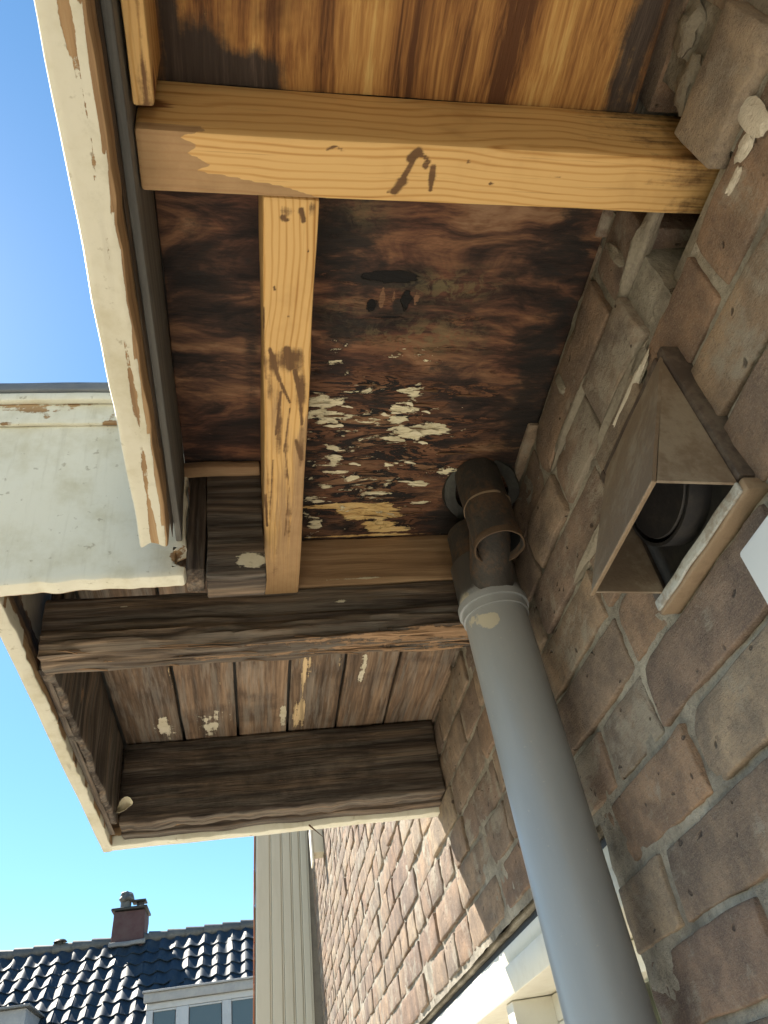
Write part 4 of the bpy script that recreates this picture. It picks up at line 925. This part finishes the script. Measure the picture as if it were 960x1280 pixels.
# ------------------------------------------------------------------ neighbour's house across the gardens (metres)
nb = thing('neighbour_house', 'distant house with glossy black pantiled roof, brick chimney and dormers', 'house', (-1.5, 17.0, 0))
def B(name, vf, mat, parent=nb, **k): return build(name, vf, M[mat], parent, unit=1.0, z0=CZ, **k)
RY0, RZ0 = 16.0, 3.80
EAVE = 4.6
roof = B('roof', prism([(RY0, RZ0 - 0.07), (RY0 - EAVE, RZ0 - EAVE - 0.07), (RY0 - EAVE, RZ0 - EAVE - 0.25), (RY0 + EAVE, RZ0 - EAVE - 0.25), (RY0 + EAVE, RZ0 - EAVE - 0.07)], 0, -9.0, 5.0), 'tile', smooth=False)
B('wall', sbox((-8.9, RY0 - 4.2, -CZ), (4.9, RY0 + 4.2, RZ0 - EAVE - 0.24)), 'house_wall')
TW, TL = 0.250, 0.300
def pantile(seed):
    r = random.Random(seed)
    vs = []; nx, ny = 10, 2
    tilt = r.uniform(-0.006, 0.010)
    for lay in (0, 1):
        for j in range(ny + 1):
            for i in range(nx + 1):
                t = i / nx; x = -TW / 2 + (TW + 0.03) * t
                h = 0.024 * math.cos(2 * math.pi * (t * 1.06 - 0.12)) + 0.02
                y = -TL / 2 - 0.03 + (TL + 0.06) * j / ny                        # down-slope is -y
                lift = 0.030 * (1 - j / ny) + tilt * (1 - j / ny)
                vs.append((x, y, h + lift - (0.016 if lay else 0)))
    k = (nx + 1) * (ny + 1); fs = []
    for lay in (0, 1):
        for j in range(ny):
            for i in range(nx):
                a = lay * k + j * (nx + 1) + i; q = (a, a + 1, a + nx + 2, a + nx + 1); fs.append(q if not lay else tuple(reversed(q)))
    for i in range(nx):
        fs.append((i, k + i, k + i + 1, i + 1)); a = ny * (nx + 1) + i; fs.append((a, a + 1, a + 1 + k, a + k))
    for j in range(ny):
        a = j * (nx + 1); fs.append((a, a + nx + 1, a + nx + 1 + k, a + k)); a += nx; fs.append((a, a + k, a + nx + 1 + k, a + nx + 1))
    return vs, fs
tmesh = [shared_mesh('roof_tile', pantile(i), M['tile'], 1.0) for i in range(6)]
import_rot = math.radians(45)
tiles = []
for row in range(15):
    for colm in range(-36, 20):
        s = 0.16 + TL * (row + 0.5)
        x = TW * (colm + 0.5); y = RY0 - s * math.cos(import_rot); z = RZ0 - s * math.sin(import_rot)
        d = Vector((x, y, z)); dc = Vector((d.dot(right), d.dot(upv), d.dot(fwd)))
        inside = abs(dc.x / dc.z) < 0.53 and -0.70 < dc.y / dc.z and x < 0.15
        tiles.append((d.length if inside else 999, x, y, z))
tiles.sort(key=lambda t: t[0])
rt = random.Random(9); trest = []
rpos = parent_world(roof)
n_obj = 0
for d, x, y, z in tiles:
    me = rt.choice(tmesh)
    rot = (import_rot + rt.uniform(-0.05, 0.05), rt.gauss(0, 0.055), rt.uniform(-0.03, 0.03))
    if n_obj < 290 and d < 900:
        n_obj += 1
        o = bpy.data.objects.new('roof_tile', me); COL.objects.link(o); o.parent = roof
        o.location = Vector((x, y, z + CZ)) - rpos; o.rotation_euler = rot
    else:
        mt = Matrix.Translation((x, y, z)) @ Matrix.Rotation(rot[0], 4, 'X')
        trest.append(([tuple(mt @ v.co) for v in me.vertices], [tuple(p.vertices) for p in me.polygons]))
build('tile_field', join(*trest), M['tile'], roof, unit=1.0, z0=CZ, kind='stuff')
for i in range(-27, 14):
    x = 0.33 * i
    vf = tube((x, RY0, RZ0 - 0.02), (x + 0.36, RY0, RZ0 - 0.02), 0.095 + 0.03, 0.090, 14, 1, 0.02, jit=0.03)
    build('ridge_tile', vf, M['ridge'], roof, unit=1.0, z0=CZ)
ch = B('chimney', sbox((-2.62, 15.85, 3.5), (-2.06, 16.4, 4.27), (3, 3, 6), 0.02, 0.02, 3, 2), 'chimney')
B('chimney_cap', join(sbox((-2.66, 15.80, 4.272), (-2.02, 16.45, 4.32), b=0.015)), 'olddark', ch)
B('cowl', join(tube((-2.44, 16.05, 4.33), (-2.44, 16.05, 4.48), 0.10, 0.10, 16, 1, 0, True, True), lump((-2.44, 16.05, 4.54), (0.15, 0.15, 0.10), 3.0)), 'ridge', ch)
B('cowl', join(tube((-2.18, 16.1, 4.33), (-2.18, 16.1, 4.44), 0.07, 0.07, 14, 1, 0, True, True), sbox((-2.33, 15.97, 4.442), (-2.07, 16.23, 4.475), b=0.01)), 'olddark', ch)
B('flashing', sbox((-2.66, 15.74, 3.66), (-2.02, 15.84, 3.74), (4, 1, 1), 0.02, 0.02, 4, 5), 'lead', ch)
B('roof_vent', join(tube((-3.52, 15.95, 3.80), (-3.52, 15.95, 3.90), 0.05, 0.05, 12, 1, 0, True, True), tube((-3.52, 15.95, 3.90), (-3.52, 15.95, 3.93), 0.12, 0.09, 12, 1, 0, True, True)), 'olddark', roof)
def dormer(x0, x1, yf, zt, n_panes, label):
    d = B('dormer', sbox((x0 + 0.02, yf + 0.06, zt - 1.4), (x1 - 0.02, yf + 2.2, zt - 0.005), b=0.01), 'board_grey', label=label)
    B('roof_edge', join(sbox((x0 - 0.06, yf - 0.10, zt), (x1 + 0.06, yf + 2.2, zt + 0.03), b=0.01), sbox((x0 - 0.04, yf - 0.06, zt - 0.13), (x1 + 0.04, yf + 0.05, zt - 0.002), (12, 1, 2), b=0.01, jit=0.01, jf=3)), 'board_grey', d)
    w = (x1 - x0)
    B('frame', join(sbox((x0, yf, zt - 0.22), (x1, yf + 0.05, zt - 0.132), b=0.008), sbox((x0, yf, zt - 1.3), (x0 + 0.10, yf + 0.05, zt - 0.222), b=0.008)), 'dormer', d)
    xx = x0 + 0.10
    ws = [0.34] + [0.50] * 6
    for i in range(n_panes):
        xa, xb = xx, min(xx + ws[i], x1 - 0.05)
        if xb - xa < 0.15: break
        B('pane', sbox((xa + 0.012, yf + 0.025, zt - 1.25), (xb - 0.012, yf + 0.035, zt - 0.24), b=0.004), 'pane_far', d, smooth=False)
        B('frame', join(sbox((xa, yf + 0.01, zt - 0.25), (xb, yf + 0.045, zt - 0.224), b=0.005), sbox((xb, yf, zt - 1.3), (xb + (0.19 if i == 0 else 0.14), yf + 0.05, zt - 0.222), b=0.008)), 'dormer', d)
        xx = xb + (0.19 if i == 0 else 0.14)
    return d
dormer(-1.72, 1.6, 14.0, 2.54, 5, 'white framed dormer with three visible panes')
d2 = B('dormer', sbox((-7.0, 13.75, 1.2), (-3.40, 15.2, 2.54), (6, 2, 3), 0.02, 0.01, 3, 7.0), 'board_grey', label='grey dormer top cut off by the picture corner')
B('roof_edge', sbox((-7.1, 13.68, 2.543), (-3.34, 15.2, 2.575), b=0.012), 'lead', d2)
